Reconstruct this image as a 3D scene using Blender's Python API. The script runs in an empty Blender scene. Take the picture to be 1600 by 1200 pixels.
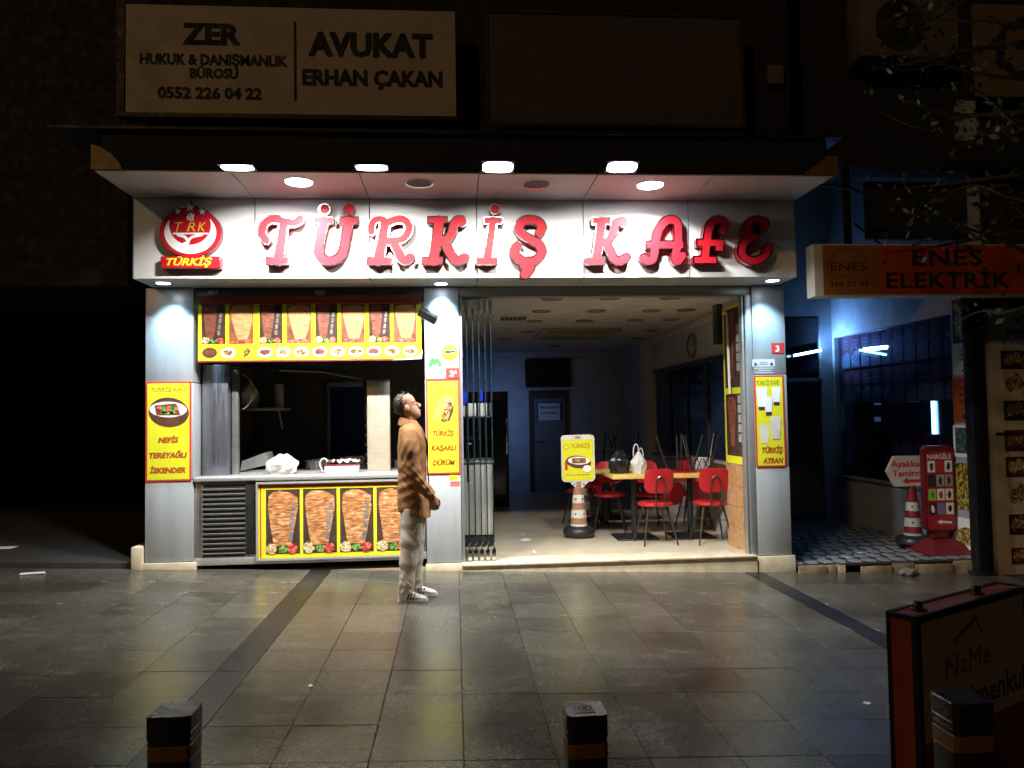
import bpy, bmesh, math, random
import numpy as np
from mathutils import Vector, Matrix
random.seed(7); rng = np.random.RandomState(7)
scene = bpy.context.scene
COL = scene.collection
rad = math.radians

# ------------------------------------------------------------------ camera
F, YAW, PIT, ROL = 1180.0, 0.0758812, 0.0412088, -0.0167086
CAM = np.array([0.0, 0.0, 1.55])
_f = np.array([math.sin(YAW)*math.cos(PIT), math.cos(YAW)*math.cos(PIT), math.sin(PIT)])
_r0 = np.array([math.cos(YAW), -math.sin(YAW), 0.0]); _u0 = np.cross(_r0, _f)
_r = math.cos(ROL)*_r0 + math.sin(ROL)*_u0
_u = -math.sin(ROL)*_r0 + math.cos(ROL)*_u0
cam = bpy.data.cameras.new('camera'); camo = bpy.data.objects.new('camera', cam); COL.objects.link(camo)
cam.sensor_width = 36.0; cam.lens = F/1600*36.0; cam.clip_end = 500; cam.clip_start = 0.05
camo.matrix_world = Matrix(((_r[0], _u[0], -_f[0], CAM[0]), (_r[1], _u[1], -_f[1], CAM[1]), (_r[2], _u[2], -_f[2], CAM[2]), (0, 0, 0, 1)))
scene.camera = camo

# ------------------------------------------------------------------ night sky, dim warm street light, exposure
world = bpy.data.worlds.new('World'); scene.world = world; world.use_nodes = True
wn = world.node_tree.nodes; wl = world.node_tree.links
bg = wn['Background']; bg.inputs['Color'].default_value = (0.30, 0.42, 0.75, 1); bg.inputs['Strength'].default_value = 0.004
sun = bpy.data.lights.new('sun', 'SUN'); suno = bpy.data.objects.new('sun', sun); COL.objects.link(suno)
sun.energy = 0.26; sun.color = (1.0, 0.60, 0.28); sun.angle = rad(3)
suno.rotation_euler = Vector((0.55, 0.70, -0.46)).to_track_quat('-Z', 'Y').to_euler()
scene.view_settings.view_transform = 'Standard'; scene.view_settings.look = 'None'
scene.view_settings.exposure = 0.0; scene.view_settings.gamma = 1.0; scene.view_settings.use_curve_mapping = False
scene.cycles.use_denoising = True
scene.cycles.sample_clamp_indirect = 4.0
scene.cycles.caustics_reflective = False; scene.cycles.caustics_refractive = False
scene.cycles.max_bounces = 7

# ------------------------------------------------------------------ pixels to places (photo 1600 x 1200)
def ray(px, py): return _f + _r*(px-800)/F - _u*(py-600)/F
def aty(px, py, Y): d = ray(px, py); return CAM + d*((Y-CAM[1])/d[1])
def atx(px, py, X): d = ray(px, py); return CAM + d*((X-CAM[0])/d[0])
def atz(px, py, Z): d = ray(px, py); return CAM + d*((Z-CAM[2])/d[2])
SL, G0 = 0.036, -0.005
def gz(x): return G0 - SL*x                    # the pavement falls to the right
def gnd(px, py):
    d = ray(px, py); t = (G0-CAM[2])/(d[2]+SL*d[0]); return CAM + d*t

# ------------------------------------------------------------------ materials
MATS = {}
def nodes_of(name):
    m = bpy.data.materials.new(name); m.use_nodes = True
    nt = m.node_tree; b = nt.nodes['Principled BSDF']; MATS[name] = m
    return m, nt, nt.nodes, nt.links, b
def coords(nt, scale=(1, 1, 1), rnd=True):
    tc = nt.nodes.new('ShaderNodeTexCoord'); mp = nt.nodes.new('ShaderNodeMapping'); mp.inputs['Scale'].default_value = scale
    nt.links.new(tc.outputs['Object'], mp.inputs['Vector'])
    if rnd:
        oi = nt.nodes.new('ShaderNodeObjectInfo'); mu = nt.nodes.new('ShaderNodeMath'); mu.operation = 'MULTIPLY'; mu.inputs[1].default_value = 37.0
        nt.links.new(oi.outputs['Random'], mu.inputs[0]); nt.links.new(mu.outputs[0], mp.inputs['Location'])
    return mp.outputs['Vector']
def noise(nt, vec, scale, detail=4, rough=.55):
    n = nt.nodes.new('ShaderNodeTexNoise'); n.inputs['Scale'].default_value = scale
    n.inputs['Detail'].default_value = detail; n.inputs['Roughness'].default_value = rough
    nt.links.new(vec, n.inputs['Vector']); return n.outputs['Fac']
def ramp(nt, fac, stops):
    r = nt.nodes.new('ShaderNodeValToRGB'); e = r.color_ramp.elements
    while len(e) < len(stops): e.new(0.5)
    for i, (p, c) in enumerate(stops): e[i].position = p; e[i].color = tuple(c)+(1,) if len(c) == 3 else c
    nt.links.new(fac, r.inputs['Fac']); return r.outputs['Color']
def maprange(nt, fac, a, b, c, d):
    m = nt.nodes.new('ShaderNodeMapRange'); m.inputs[1].default_value = a; m.inputs[2].default_value = b
    m.inputs[3].default_value = c; m.inputs[4].default_value = d; nt.links.new(fac, m.inputs[0]); return m.outputs[0]
def bumpn(nt, b, fac, strength, dist=.01):
    bn = nt.nodes.new('ShaderNodeBump'); bn.inputs['Strength'].default_value = strength; bn.inputs['Distance'].default_value = dist
    nt.links.new(fac, bn.inputs['Height']); nt.links.new(bn.outputs['Normal'], b.inputs['Normal'])
def M(name, col=(.5, .5, .5), rough=.5, metal=0., var=.14, vs=5., bump=0., bs=60., rv=.16, emit=0., ecol=None, coat=0., stretch=(1, 1, 1)):
    if name in MATS: return MATS[name]
    m, nt, n, l, b = nodes_of(name)
    v = coords(nt, stretch)
    lo = tuple(max(0, c*(1-var)) for c in col); hi = tuple(min(1, c*(1+var)) for c in col)
    fac = noise(nt, v, vs)
    l.new(ramp(nt, fac, [(.3, lo), (.7, hi)]), b.inputs['Base Color'])
    l.new(maprange(nt, noise(nt, v, vs*2.7), .3, .7, max(.03, rough-rv), min(1, rough+rv)), b.inputs['Roughness'])
    b.inputs['Metallic'].default_value = metal
    if coat: b.inputs['Coat Weight'].default_value = coat; b.inputs['Coat Roughness'].default_value = .08
    if bump: bumpn(nt, b, noise(nt, v, bs, 3), bump)
    if emit:
        b.inputs['Emission Color'].default_value = tuple(ecol or col)+(1,); b.inputs['Emission Strength'].default_value = emit
    return m
def glass_mat(name, tint=(.9, .95, 1), refl=.05):
    m, nt, n, l, b = nodes_of(name); n.remove(b)
    out = n['Material Output']; tr = n.new('ShaderNodeBsdfTransparent'); tr.inputs[0].default_value = tint+(1,)
    gl = n.new('ShaderNodeBsdfGlossy'); gl.inputs['Roughness'].default_value = .03
    fr = n.new('ShaderNodeLayerWeight'); fr.inputs[0].default_value = .2
    mr = maprange(nt, fr.outputs['Fresnel'], 0, 1, refl, .45)
    mx = n.new('ShaderNodeMixShader'); l.new(mr, mx.inputs[0]); l.new(tr.outputs[0], mx.inputs[1]); l.new(gl.outputs[0], mx.inputs[2])
    l.new(mx.outputs[0], out.inputs['Surface']); return m
def speck_mat(name, stops, scale, stretch=(1, 1, 1), rough=.45, detail=5, vor=False):
    m, nt, n, l, b = nodes_of(name); v = coords(nt, stretch)
    if vor:
        vo = n.new('ShaderNodeTexVoronoi'); vo.inputs['Scale'].default_value = scale; l.new(v, vo.inputs['Vector'])
        sp = n.new('ShaderNodeSeparateColor'); l.new(vo.outputs['Color'], sp.inputs[0]); fac = sp.outputs[0]
    else: fac = noise(nt, v, scale, detail, .65)
    l.new(ramp(nt, fac, stops), b.inputs['Base Color']); b.inputs['Roughness'].default_value = rough
    return m
def pave_mat(name, c0, c1, wet=(.16, .42)):
    m, nt, n, l, b = nodes_of(name); v = coords(nt); 
    tc = n.new('ShaderNodeTexCoord'); geo = n.new('ShaderNodeNewGeometry')
    big = noise(nt, geo.outputs['Position'], 1.1, 5, .6); fine = noise(nt, v, 55, 4, .7)
    mixf = n.new('ShaderNodeMath'); mixf.operation = 'MULTIPLY_ADD'; mixf.inputs[1].default_value = .45; l.new(fine, mixf.inputs[0])
    mb2 = n.new('ShaderNodeMath'); mb2.operation = 'MULTIPLY'; mb2.inputs[1].default_value = .55; l.new(big, mb2.inputs[0]); l.new(mb2.outputs[0], mixf.inputs[2])
    colr = ramp(nt, mixf.outputs[0], [(.33, c0), (.66, c1)])
    oi = n.new('ShaderNodeObjectInfo'); hs = n.new('ShaderNodeHueSaturation'); l.new(colr, hs.inputs['Color'])
    l.new(maprange(nt, oi.outputs['Random'], 0, 1, .78, 1.2), hs.inputs['Value'])
    # pale smears of dried dirt and lime
    st = n.new('ShaderNodeMapping'); st.inputs['Scale'].default_value = (1.2, 3.4, 1); l.new(geo.outputs['Position'], st.inputs['Vector'])
    sm = ramp(nt, noise(nt, st.outputs[0], 2.1, 7, .72), [(.56, (0, 0, 0)), (.84, (1, 1, 1))])
    mx = n.new('ShaderNodeMix'); mx.data_type = 'RGBA'; l.new(sm, mx.inputs[0]); l.new(hs.outputs[0], mx.inputs[6])
    mx.inputs[7].default_value = tuple(min(1, c*1.9+.01) for c in c1)+(1,)
    l.new(mx.outputs[2], b.inputs['Base Color'])
    rr = n.new('ShaderNodeMath'); rr.operation = 'ADD'
    l.new(maprange(nt, big, .32, .62, wet[0], wet[1]), rr.inputs[0]); l.new(maprange(nt, fine, .3, .7, -.04, .08), rr.inputs[1])
    l.new(rr.outputs[0], b.inputs['Roughness'])
    bumpn(nt, b, noise(nt, v, 130, 3, .7), .22, .004)
    return m
pave = pave_mat('wet_paving_stone', (.042, .039, .030), (.095, .089, .070), (.10, .28))
pave_dark = pave_mat('wet_dark_paving_stone', (.006, .006, .006), (.014, .014, .013), (.26, .42))
joint = M('joint_dirt', (.03, .026, .02), .6, bump=.3)
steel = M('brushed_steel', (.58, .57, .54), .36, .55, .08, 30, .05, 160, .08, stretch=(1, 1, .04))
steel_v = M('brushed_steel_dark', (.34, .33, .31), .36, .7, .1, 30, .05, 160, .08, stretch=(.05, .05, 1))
chrome = M('chrome_trim', (.80, .80, .80), .14, 1., .05, 9, rv=.05)
alu = M('silver_cladding', (.42, .44, .45), .42, .25, .10, 3.0, .02, 200, .03, stretch=(3, 3, .3))
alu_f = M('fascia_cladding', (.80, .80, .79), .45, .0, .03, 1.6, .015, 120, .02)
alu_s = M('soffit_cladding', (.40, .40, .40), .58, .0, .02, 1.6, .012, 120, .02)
frame_m = M('anodised_frame', (.36, .37, .36), .40, .5, .05, 12, rv=.03)
seam_m = M('dark_seam', (.02, .02, .02), .6)
marble = speck_mat('cream_marble', [(.25, (.42, .33, .20)), (.5, (.62, .52, .36)), (.75, (.72, .64, .48))], 7, rough=.35)
black = M('black_plastic', (.018, .018, .02), .42, bump=.1)
blackm = M('black_metal', (.02, .02, .022), .38, .3)
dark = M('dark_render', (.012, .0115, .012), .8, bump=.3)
darkblue = M('dark_blue_paint', (.05, .06, .085), .6)
redface = M('letter_red', (.46, .009, .018), .48, 0, .03, 6, rv=.02)
redface.node_tree.nodes['Principled BSDF'].inputs['Specular IOR Level'].default_value = .2
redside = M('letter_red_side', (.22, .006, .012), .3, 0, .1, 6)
p_yellow = M('print_yellow', (.70, .68, .012), .72, 0, .05, 4)
p_red = M('print_red', (.58, .03, .02), .72, 0, .08, 6)
p_orange = M('print_orange', (.42, .075, .008), .72)
p_olive = M('print_olive', (.36, .27, .02), .72)
p_white = M('print_white', (.82, .82, .80), .72, 0, .05)
p_black = M('print_black', (.015, .015, .016), .72)
p_brown = M('print_brown', (.10, .028, .012), .72, 0, .35, 9)
p_dark = M('print_dark', (.050, .022, .012), .72, 0, .5, 12)
p_green = M('print_green', (.05, .42, .06), .72)
p_gold = M('print_gold', (.80, .42, .02), .72)
doner_l = speck_mat('roast_meat_light', [(.28, (.22, .07, .02)), (.42, (.55, .26, .09)), (.56, (.62, .36, .15)), (.72, (.72, .52, .30))], 15, (1, 1, 3.6), detail=7)
doner_m = speck_mat('roast_meat', [(.30, (.10, .028, .010)), (.43, (.36, .13, .040)), (.54, (.55, .25, .09)), (.66, (.80, .56, .32))], 13, (1, 1, 4.0), detail=8)
doner_d = speck_mat('roast_meat_dark', [(.26, (.055, .014, .008)), (.45, (.20, .055, .03)), (.6, (.30, .10, .055)), (.78, (.46, .24, .15))], 16, (1, 1, 3.6), detail=7)
food = speck_mat('mixed_food', [(.15, (.07, .02, .01)), (.4, (.35, .10, .03)), (.6, (.62, .34, .10)), (.75, (.75, .60, .35)), (.9, (.10, .22, .02))], 60, vor=True)
fries = speck_mat('fries', [(.2, (.30, .17, .05)), (.5, (.62, .46, .20)), (.8, (.82, .72, .45))], 70, (1, 1, 2), vor=True)
greens = speck_mat('salad', [(.2, (.02, .07, .01)), (.5, (.08, .26, .03)), (.8, (.30, .48, .12))], 70, vor=True)
tomato = speck_mat('tomato', [(.2, (.30, .02, .02)), (.5, (.60, .07, .05)), (.8, (.75, .20, .14))], 40, vor=True)
clear_glass = glass_mat('door_glass', (.84, .90, .92), .03)
dark_glass = glass_mat('window_glass', (.75, .82, .92), .06)

# ------------------------------------------------------------------ mesh builder
WL = {}
def setp(o, label=None, cat=None, group=None, kind=None):
    if label: o['label'] = label
    if cat: o['category'] = cat
    if group: o['group'] = group
    if kind: o['kind'] = kind
    return o
def thing(name, label, cat, loc, group=None):
    o = bpy.data.objects.new(name, None); COL.objects.link(o); o.empty_display_size = .1
    o.location = tuple(float(c) for c in loc); WL[o.name] = np.array(o.location); return setp(o, label, cat, group)
class MB:
    def __init__(s): s.v = []; s.f = []
    def add(s, vs, fs):
        b = len(s.v); s.v += [tuple(float(c) for c in p) for p in vs]; s.f += [tuple(i+b for i in f) for f in fs]; return s
    def box(s, x0, x1, y0, y1, z0, z1):
        x0, x1 = min(x0, x1), max(x0, x1); y0, y1 = min(y0, y1), max(y0, y1); z0, z1 = min(z0, z1), max(z0, z1)
        return s.add([(x0, y0, z0), (x1, y0, z0), (x1, y1, z0), (x0, y1, z0), (x0, y0, z1), (x1, y0, z1), (x1, y1, z1), (x0, y1, z1)],
                     [(0, 3, 2, 1), (4, 5, 6, 7), (0, 1, 5, 4), (1, 2, 6, 5), (2, 3, 7, 6), (3, 0, 4, 7)])
    def rbox(s, x0, x1, y0, y1, z0, z1, r=.004, seg=2):
        bm = bmesh.new(); bmesh.ops.create_cube(bm, size=1)
        for v in bm.verts: v.co = ((x0+x1)/2+v.co.x*abs(x1-x0), (y0+y1)/2+v.co.y*abs(y1-y0), (z0+z1)/2+v.co.z*abs(z1-z0))
        bmesh.ops.bevel(bm, geom=bm.edges[:], offset=r, segments=seg, affect='EDGES', profile=.5)
        s.bm(bm); return s
    def bm(s, bm):
        bm.verts.index_update(); s.add([v.co[:] for v in bm.verts], [[v.index for v in f.verts] for f in bm.faces]); bm.free()
    def tube(s, pts, r, n=8, cap=True, flat=None):
        pts = [np.array(p, float) for p in pts]; rs = r if hasattr(r, '__len__') else [r]*len(pts)
        t0 = pts[1]-pts[0]; t0 /= np.linalg.norm(t0)
        a = np.array([0, 0, 1.]) if abs(t0[2]) < .9 else np.array([1., 0, 0])
        x = np.cross(a, t0); x /= np.linalg.norm(x); vs = []; fs = []
        for i, p in enumerate(pts):
            t = pts[min(i+1, len(pts)-1)]-pts[max(i-1, 0)]; t /= (np.linalg.norm(t)+1e-12)
            x = x-t*(x@t); x /= np.linalg.norm(x); y = np.cross(t, x)
            for k in range(n):
                c = 2*math.pi*k/n; vs.append(p+rs[i]*(math.cos(c)*x+math.sin(c)*y))
        for i in range(len(pts)-1):
            for k in range(n): fs.append((i*n+k, i*n+(k+1) % n, (i+1)*n+(k+1) % n, (i+1)*n+k))
        if cap: fs += [tuple(range(n))[::-1], tuple((len(pts)-1)*n+k for k in range(n))]
        return s.add(vs, fs)
    def lathe(s, prof, c=(0, 0, 0), n=24, axis='z', cap=True):
        vs = []; fs = []
        for (r, h) in prof:
            for k in range(n):
                a = 2*math.pi*k/n; p = (r*math.cos(a), r*math.sin(a), h)
                if axis == 'y': p = (p[0], p[2], p[1])
                if axis == 'x': p = (p[2], p[0], p[1])
                vs.append((p[0]+c[0], p[1]+c[1], p[2]+c[2]))
        m = len(prof)
        for i in range(m-1):
            for k in range(n): fs.append((i*n+k, i*n+(k+1) % n, (i+1)*n+(k+1) % n, (i+1)*n+k))
        if cap: fs += [tuple(range(n))[::-1], tuple((m-1)*n+k for k in range(n))]
        return s.add(vs, fs)
    def loft(s, rings, n=20):
        """rings: (centre, rx vector, ry vector)"""
        vs = []; fs = []
        for (c, a, b) in rings:
            c, a, b = (np.array(q, float) for q in (c, a, b))
            for k in range(n):
                t = 2*math.pi*k/n; vs.append(c+a*math.cos(t)+b*math.sin(t))
        m = len(rings)
        for i in range(m-1):
            for k in range(n): fs.append((i*n+k, i*n+(k+1) % n, (i+1)*n+(k+1) % n, (i+1)*n+k))
        fs += [tuple(range(n))[::-1], tuple((m-1)*n+k for k in range(n))]
        return s.add(vs, fs)
    def ball(s, c, r, n=12, m=8):
        r = r if hasattr(r, '__len__') else (r, r, r); vs = [(c[0], c[1], c[2]-r[2])]; fs = []
        for i in range(1, m):
            a = math.pi*i/m
            for k in range(n): t = 2*math.pi*k/n; vs.append((c[0]+r[0]*math.sin(a)*math.cos(t), c[1]+r[1]*math.sin(a)*math.sin(t), c[2]-r[2]*math.cos(a)))
        vs.append((c[0], c[1], c[2]+r[2])); L = len(vs)-1
        for k in range(n): fs.append((0, 1+(k+1) % n, 1+k)); fs.append((L, 1+(m-2)*n+k, 1+(m-2)*n+(k+1) % n))
        for i in range(m-2):
            for k in range(n): fs.append((1+i*n+k, 1+i*n+(k+1) % n, 1+(i+1)*n+(k+1) % n, 1+(i+1)*n+k))
        return s.add(vs, fs)
    def mesh(s, name, off=(0, 0, 0), recalc=True):
        me = bpy.data.meshes.new(name); o = np.array(off, float)
        me.from_pydata([tuple(np.array(p)-o) for p in s.v], [], s.f); me.validate()
        if recalc:
            bm = bmesh.new(); bm.from_mesh(me); bmesh.ops.recalc_face_normals(bm, faces=bm.faces[:]); bm.to_mesh(me); bm.free()
        me.polygons.foreach_set('use_smooth', [True]*len(me.polygons)); me.set_sharp_from_angle(angle=rad(38)); me.update()
        return me
    def build(s, name, mat, parent=None, recalc=True, loc=None):
        if parent is not None: off = WL[parent.name]
        elif loc is not None: off = np.array(loc, float)
        else:
            a = np.array(s.v); off = np.array([(a[:, 0].min()+a[:, 0].max())/2, (a[:, 1].min()+a[:, 1].max())/2, a[:, 2].min()])
        me = s.mesh(name, off, recalc); me.materials.append(mat)
        o = bpy.data.objects.new(name, me); COL.objects.link(o)
        if parent is not None: o.parent = parent
        else: o.location = tuple(off)
        WL[o.name] = np.array(off, float); return o
def remeshed(mb, vox, smooth=4, fac=.5, disp=None):
    me = mb.mesh('tmp'); o = bpy.data.objects.new('tmp', me); COL.objects.link(o)
    m = o.modifiers.new('r', 'REMESH'); m.mode = 'VOXEL'; m.voxel_size = vox
    if smooth: q = o.modifiers.new('s', 'SMOOTH'); q.iterations = smooth; q.factor = fac
    dg = bpy.context.evaluated_depsgraph_get(); e = o.evaluated_get(dg); e2 = e.to_mesh()
    r = MB(); r.v = [v.co[:] for v in e2.vertices]; r.f = [tuple(p.vertices) for p in e2.polygons]
    if disp is not None:
        nr = np.array([v.normal[:] for v in e2.vertices]); va = np.array(r.v); r.v = [tuple(p) for p in va+nr*disp(va)[:, None]]
    e.to_mesh_clear(); bpy.data.objects.remove(o); bpy.data.meshes.remove(me); return r

# 2-D shapes from distance fields (numpy marching squares, cells filled directly)
def sdf_cells(fn, x0, y0, x1, y1, res):
    nx = max(2, int((x1-x0)/res)); ny = max(2, int((y1-y0)/res))
    xs = np.linspace(x0, x1, nx+1); ys = np.linspace(y0, y1, ny+1); X, Y = np.meshgrid(xs, ys, indexing='ij'); D = fn(X, Y)
    vid = {}; vs = []; fs = []; edge = {}
    def corner(i, j):
        k = ('c', i, j)
        if k not in vid: vid[k] = len(vs); vs.append((xs[i], ys[j]))
        return vid[k]
    def cross(a, b):
        k = ('e',)+tuple(sorted((a, b)))
        if k not in vid:
            da, db = D[a], D[b]; t = da/(da-db); t = min(.98, max(.02, t)) if a < b else 1-min(.98, max(.02, 1-t))
            vid[k] = len(vs); vs.append((xs[a[0]]+(xs[b[0]]-xs[a[0]])*t, ys[a[1]]+(ys[b[1]]-ys[a[1]])*t))
        return vid[k]
    for i in range(nx):
        for j in range(ny):
            cs = [(i, j), (i+1, j), (i+1, j+1), (i, j+1)]; ins = [D[c] < 0 for c in cs]
            if not any(ins): continue
            p = []
            for k in range(4):
                a, b = cs[k], cs[(k+1) % 4]
                if ins[k]: p.append(corner(*a))
                if ins[k] != ins[(k+1) % 4]: p.append(cross(a, b))
            if len(p) >= 3:
                fs.append(tuple(p))
                for q in range(len(p)):
                    e = (p[q], p[(q+1) % len(p)])
                    if (e[1], e[0]) in edge: del edge[(e[1], e[0])]
                    else: edge[e] = 1
    return vs, fs, list(edge)
def seg_d(X, Y, a, b):
    ax, ay = a; bx, by = b; dx, dy = bx-ax, by-ay; L = dx*dx+dy*dy+1e-12
    t = np.clip(((X-ax)*dx+(Y-ay)*dy)/L, 0, 1); return np.hypot(X-ax-t*dx, Y-ay-t*dy)
def smooth_path(p, n=5):
    if len(p) < 3: return p
    p = [np.array(q, float) for q in p]; o = []
    q = [2*p[0]-p[1]]+p+[2*p[-1]-p[-2]]
    for i in range(1, len(q)-2):
        for k in range(n):
            t = k/n; a, b, c, d = q[i-1:i+3]
            o.append(.5*((2*b)+(-a+c)*t+(2*a-5*b+4*c-d)*t*t+(-a+3*b-3*c+d)*t**3))
    o.append(p[-1]); return o
def strokes(X, Y, ss):
    """('p', pts, width) round stroke; ('b', x0, x1, y, h) square bar; ('d', x, y, r) dot"""
    D = np.full(X.shape, 1e9)
    for s in ss:
        if s[0] == 'p':
            pts = smooth_path(s[1])
            for a, b in zip(pts[:-1], pts[1:]): D = np.minimum(D, seg_d(X, Y, a, b)-s[2]/2)
        elif s[0] == 'b': D = np.minimum(D, np.maximum(np.abs(X-(s[1]+s[2])/2)-abs(s[2]-s[1])/2, np.abs(Y-s[3])-s[4]/2))
        else: D = np.minimum(D, np.hypot(X-s[1], Y-s[2])-s[3])
    return D

# text outlines from the built-in font
def _glyphs(s, bold, shear, spacing):
    c = bpy.data.curves.new('t', 'FONT'); c.body = s; c.size = 1; c.offset = bold; c.shear = shear; c.space_character = spacing; c.resolution_u = 2
    o = bpy.data.objects.new('t', c); COL.objects.link(o); dg = bpy.context.evaluated_depsgraph_get(); e = o.evaluated_get(dg); me = e.to_mesh()
    v = [(p.co.x, p.co.y) for p in me.vertices]; f = [tuple(p.vertices) for p in me.polygons]
    e.to_mesh_clear(); bpy.data.objects.remove(o); bpy.data.curves.remove(c); return np.array(v).reshape(-1, 2), f
_h, _ = _glyphs('H', 0, 0, 1); CAPH = float(_h[:, 1].max()-_h[:, 1].min())
_tc = {}
def glyphs(s, bold=.012, shear=0., spacing=1.):
    k = (s, bold, shear, spacing)
    if k not in _tc:
        v, f = _glyphs(s, bold, shear, spacing); v = v.copy(); v[:, 0] -= v[:, 0].min(); w = v[:, 0].max(); v[:, 1] /= CAPH
        v[:, 0] /= w; _tc[k] = (v, f, w/CAPH)
    return _tc[k]

class Board:
    """a flat face in the scene: bottom-left corner P, full right vector U, full up vector V (metres)"""
    def __init__(s, P, U, V):
        s.P, s.U, s.V = (np.array(q, float) for q in (P, U, V)); s.w = np.linalg.norm(s.U); s.h = np.linalg.norm(s.V)
        n = np.cross(s.U, s.V); s.n = n/np.linalg.norm(n)
    def __call__(s, u, v, o=0): return s.P+s.U*u+s.V*v+s.n*o
    def poly(s, mb, pts, o0=0, th=.002):
        n = len(pts); vs = [s(u, v, o0) for u, v in pts]+[s(u, v, o0+th) for u, v in pts]
        fs = [tuple(range(n, 2*n)), tuple(range(n))[::-1]]+[(i, (i+1) % n, n+(i+1) % n, n+i) for i in range(n)]
        mb.add(vs, fs); return mb
    def rect(s, mb, u0, v0, u1, v1, o0=0, th=.002): return s.poly(mb, [(u0, v0), (u1, v0), (u1, v1), (u0, v1)], o0, th)
    def frame(s, mb, u0, v0, u1, v1, t, o0=0, th=.002):
        a, b = t/s.w, t/s.h
        s.rect(mb, u0, v0, u1, v0+b, o0, th); s.rect(mb, u0, v1-b, u1, v1, o0, th)
        s.rect(mb, u0, v0+b, u0+a, v1-b, o0, th); s.rect(mb, u1-a, v0+b, u1, v1-b, o0, th); return mb
    def ell(s, mb, cu, cv, ru, rv, o0=0, th=.001, n=28, rot=0, wob=0):
        pts = []
        for k in range(n):
            a = 2*math.pi*k/n; q = 1+wob*(random.random()-.5); x, y = ru*s.w*math.cos(a)*q, rv*s.h*math.sin(a)*q
            pts.append((cu+(x*math.cos(rot)-y*math.sin(rot))/s.w, cv+(x*math.sin(rot)+y*math.cos(rot))/s.h))
        return s.poly(mb, pts, o0, th)
    def text(s, mb, t, u0, u1, vb, cap, o0=.001, bold=.012, shear=0., spacing=1.):
        g, f, asp = glyphs(t, min(bold, .012), shear, spacing); e = max(0., bold-.012)*1.5      # heavier strokes: the outline laid down again, shifted by a hair
        sh = [(0, 0)] if e == 0 else [(0, 0)]+[(e*math.cos(a), e*math.sin(a)*.8) for a in np.arange(16)*math.pi/8]
        ex = abs(u1-u0)*s.w/max(1e-6, asp*cap*s.h) if asp else 1
        for i, (dx, dy) in enumerate(sh):
            mb.add([s(u0+(u1-u0)*(x*(1-2*e/asp)+e/asp+dx/asp), vb+cap*(y*(1-e)+e*.5+dy), o0+i*.000015) for x, y in g], f)
        return mb
    def sdf(s, mb, fn, x0, y0, x1, y1, res, o0=0, th=.001):
        """fn in metres from the bottom-left corner"""
        vs, fs, ed = sdf_cells(fn, x0, y0, x1, y1, res); n = len(vs); P = lambda p, o: s(p[0]/s.w, p[1]/s.h, o)
        mb.add([P(p, o0+th) for p in vs]+[P(p, o0) for p in vs], fs+[(a, b, n+b, n+a) for a, b in ed] if th else fs); return mb
def boardY(tl, br, Y):
    a, b = aty(*tl, Y), aty(*br, Y); return Board((a[0], Y, b[2]), (b[0]-a[0], 0, 0), (0, 0, a[2]-b[2]))
def boardX(tl, br, X):
    a, b = atx(*tl, X), atx(*br, X); return Board((X, a[1], b[2]), (0, b[1]-a[1], 0), (0, 0, a[2]-b[2]))
def copy_tree(o, parent=None):
    c = o.copy(); COL.objects.link(c)
    if parent is not None: c.parent = parent
    for ch in o.children: copy_tree(ch, c)
    return c
def area_light(name, parent, pos, direction, sx, sy, power, color, spread=160):
    l = bpy.data.lights.new(name, 'AREA'); l.shape = 'RECTANGLE'; l.size = sx; l.size_y = sy; l.energy = power; l.color = color; l.spread = rad(spread)
    o = bpy.data.objects.new(name, l); COL.objects.link(o); o.parent = parent
    o.location = tuple(np.array(pos, float)-WL[parent.name]); o.rotation_euler = Vector(direction).to_track_quat('-Z', 'Y').to_euler(); return o
def spot_light(name, parent, pos, direction, power, color, ang, blend=.7, r=.03):
    l = bpy.data.lights.new(name, 'SPOT'); l.energy = power; l.color = color; l.spot_size = rad(ang); l.spot_blend = blend; l.shadow_soft_size = r
    o = bpy.data.objects.new(name, l); COL.objects.link(o); o.parent = parent
    o.location = tuple(np.array(pos, float)-WL[parent.name]); o.rotation_euler = Vector(direction).to_track_quat('-Z', 'Y').to_euler(); return o
# ------------------------------------------------------------------ ground and paving
YF, YS, YC, FL, CE = 7.70, 7.22, 6.44, 0.04, 2.80
gr = MB()
for x0, x1 in ((-60, 60),):
    gr.add([(x0, -40, gz(x0)-.014), (x1, -40, gz(x1)-.014), (x1, 80, gz(x1)-.014), (x0, 80, gz(x0)-.014)], [(0, 1, 2, 3)])
ground = gr.build('pavement', joint, loc=(0, 0, 0)); setp(ground, 'wet grey stone pavement in front of the shop', None, None, 'structure')
tilt = math.atan(SL); ROW = .407
slab_mesh = {}
def slab(x0, x1, y0, y1, mat, tag):
    w, d = round(x1-x0, 3), round(y1-y0, 3); k = (w, d, tag)
    if k not in slab_mesh:
        me = MB().rbox(-w/2+.0018, w/2-.0018, -d/2+.0018, d/2-.0018, -.05, 0, .0014, 1).mesh('paving_slab'); me.materials.append(mat); slab_mesh[k] = me
    o = bpy.data.objects.new('paving_slab', slab_mesh[k]); COL.objects.link(o); o.parent = ground
    o.location = ((x0+x1)/2, (y0+y1)/2, gz((x0+x1)/2)+random.uniform(-.001, .001)); o.rotation_euler = (random.uniform(-.0012, .0012), tilt+random.uniform(-.0012, .0012), 0)
cols = [-1.45-.425*k for k in range(9, 0, -1)]+[-1.45]
cols2 = [-1.25, -.831, -.406, .019, .444, .869, 1.294, 1.70, 2.125, 2.55, 2.955]
cols3 = [3.155+.425*k for k in range(7)]
rowsY = [3.897-ROW*2+ROW*k for k in range(12)]
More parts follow.
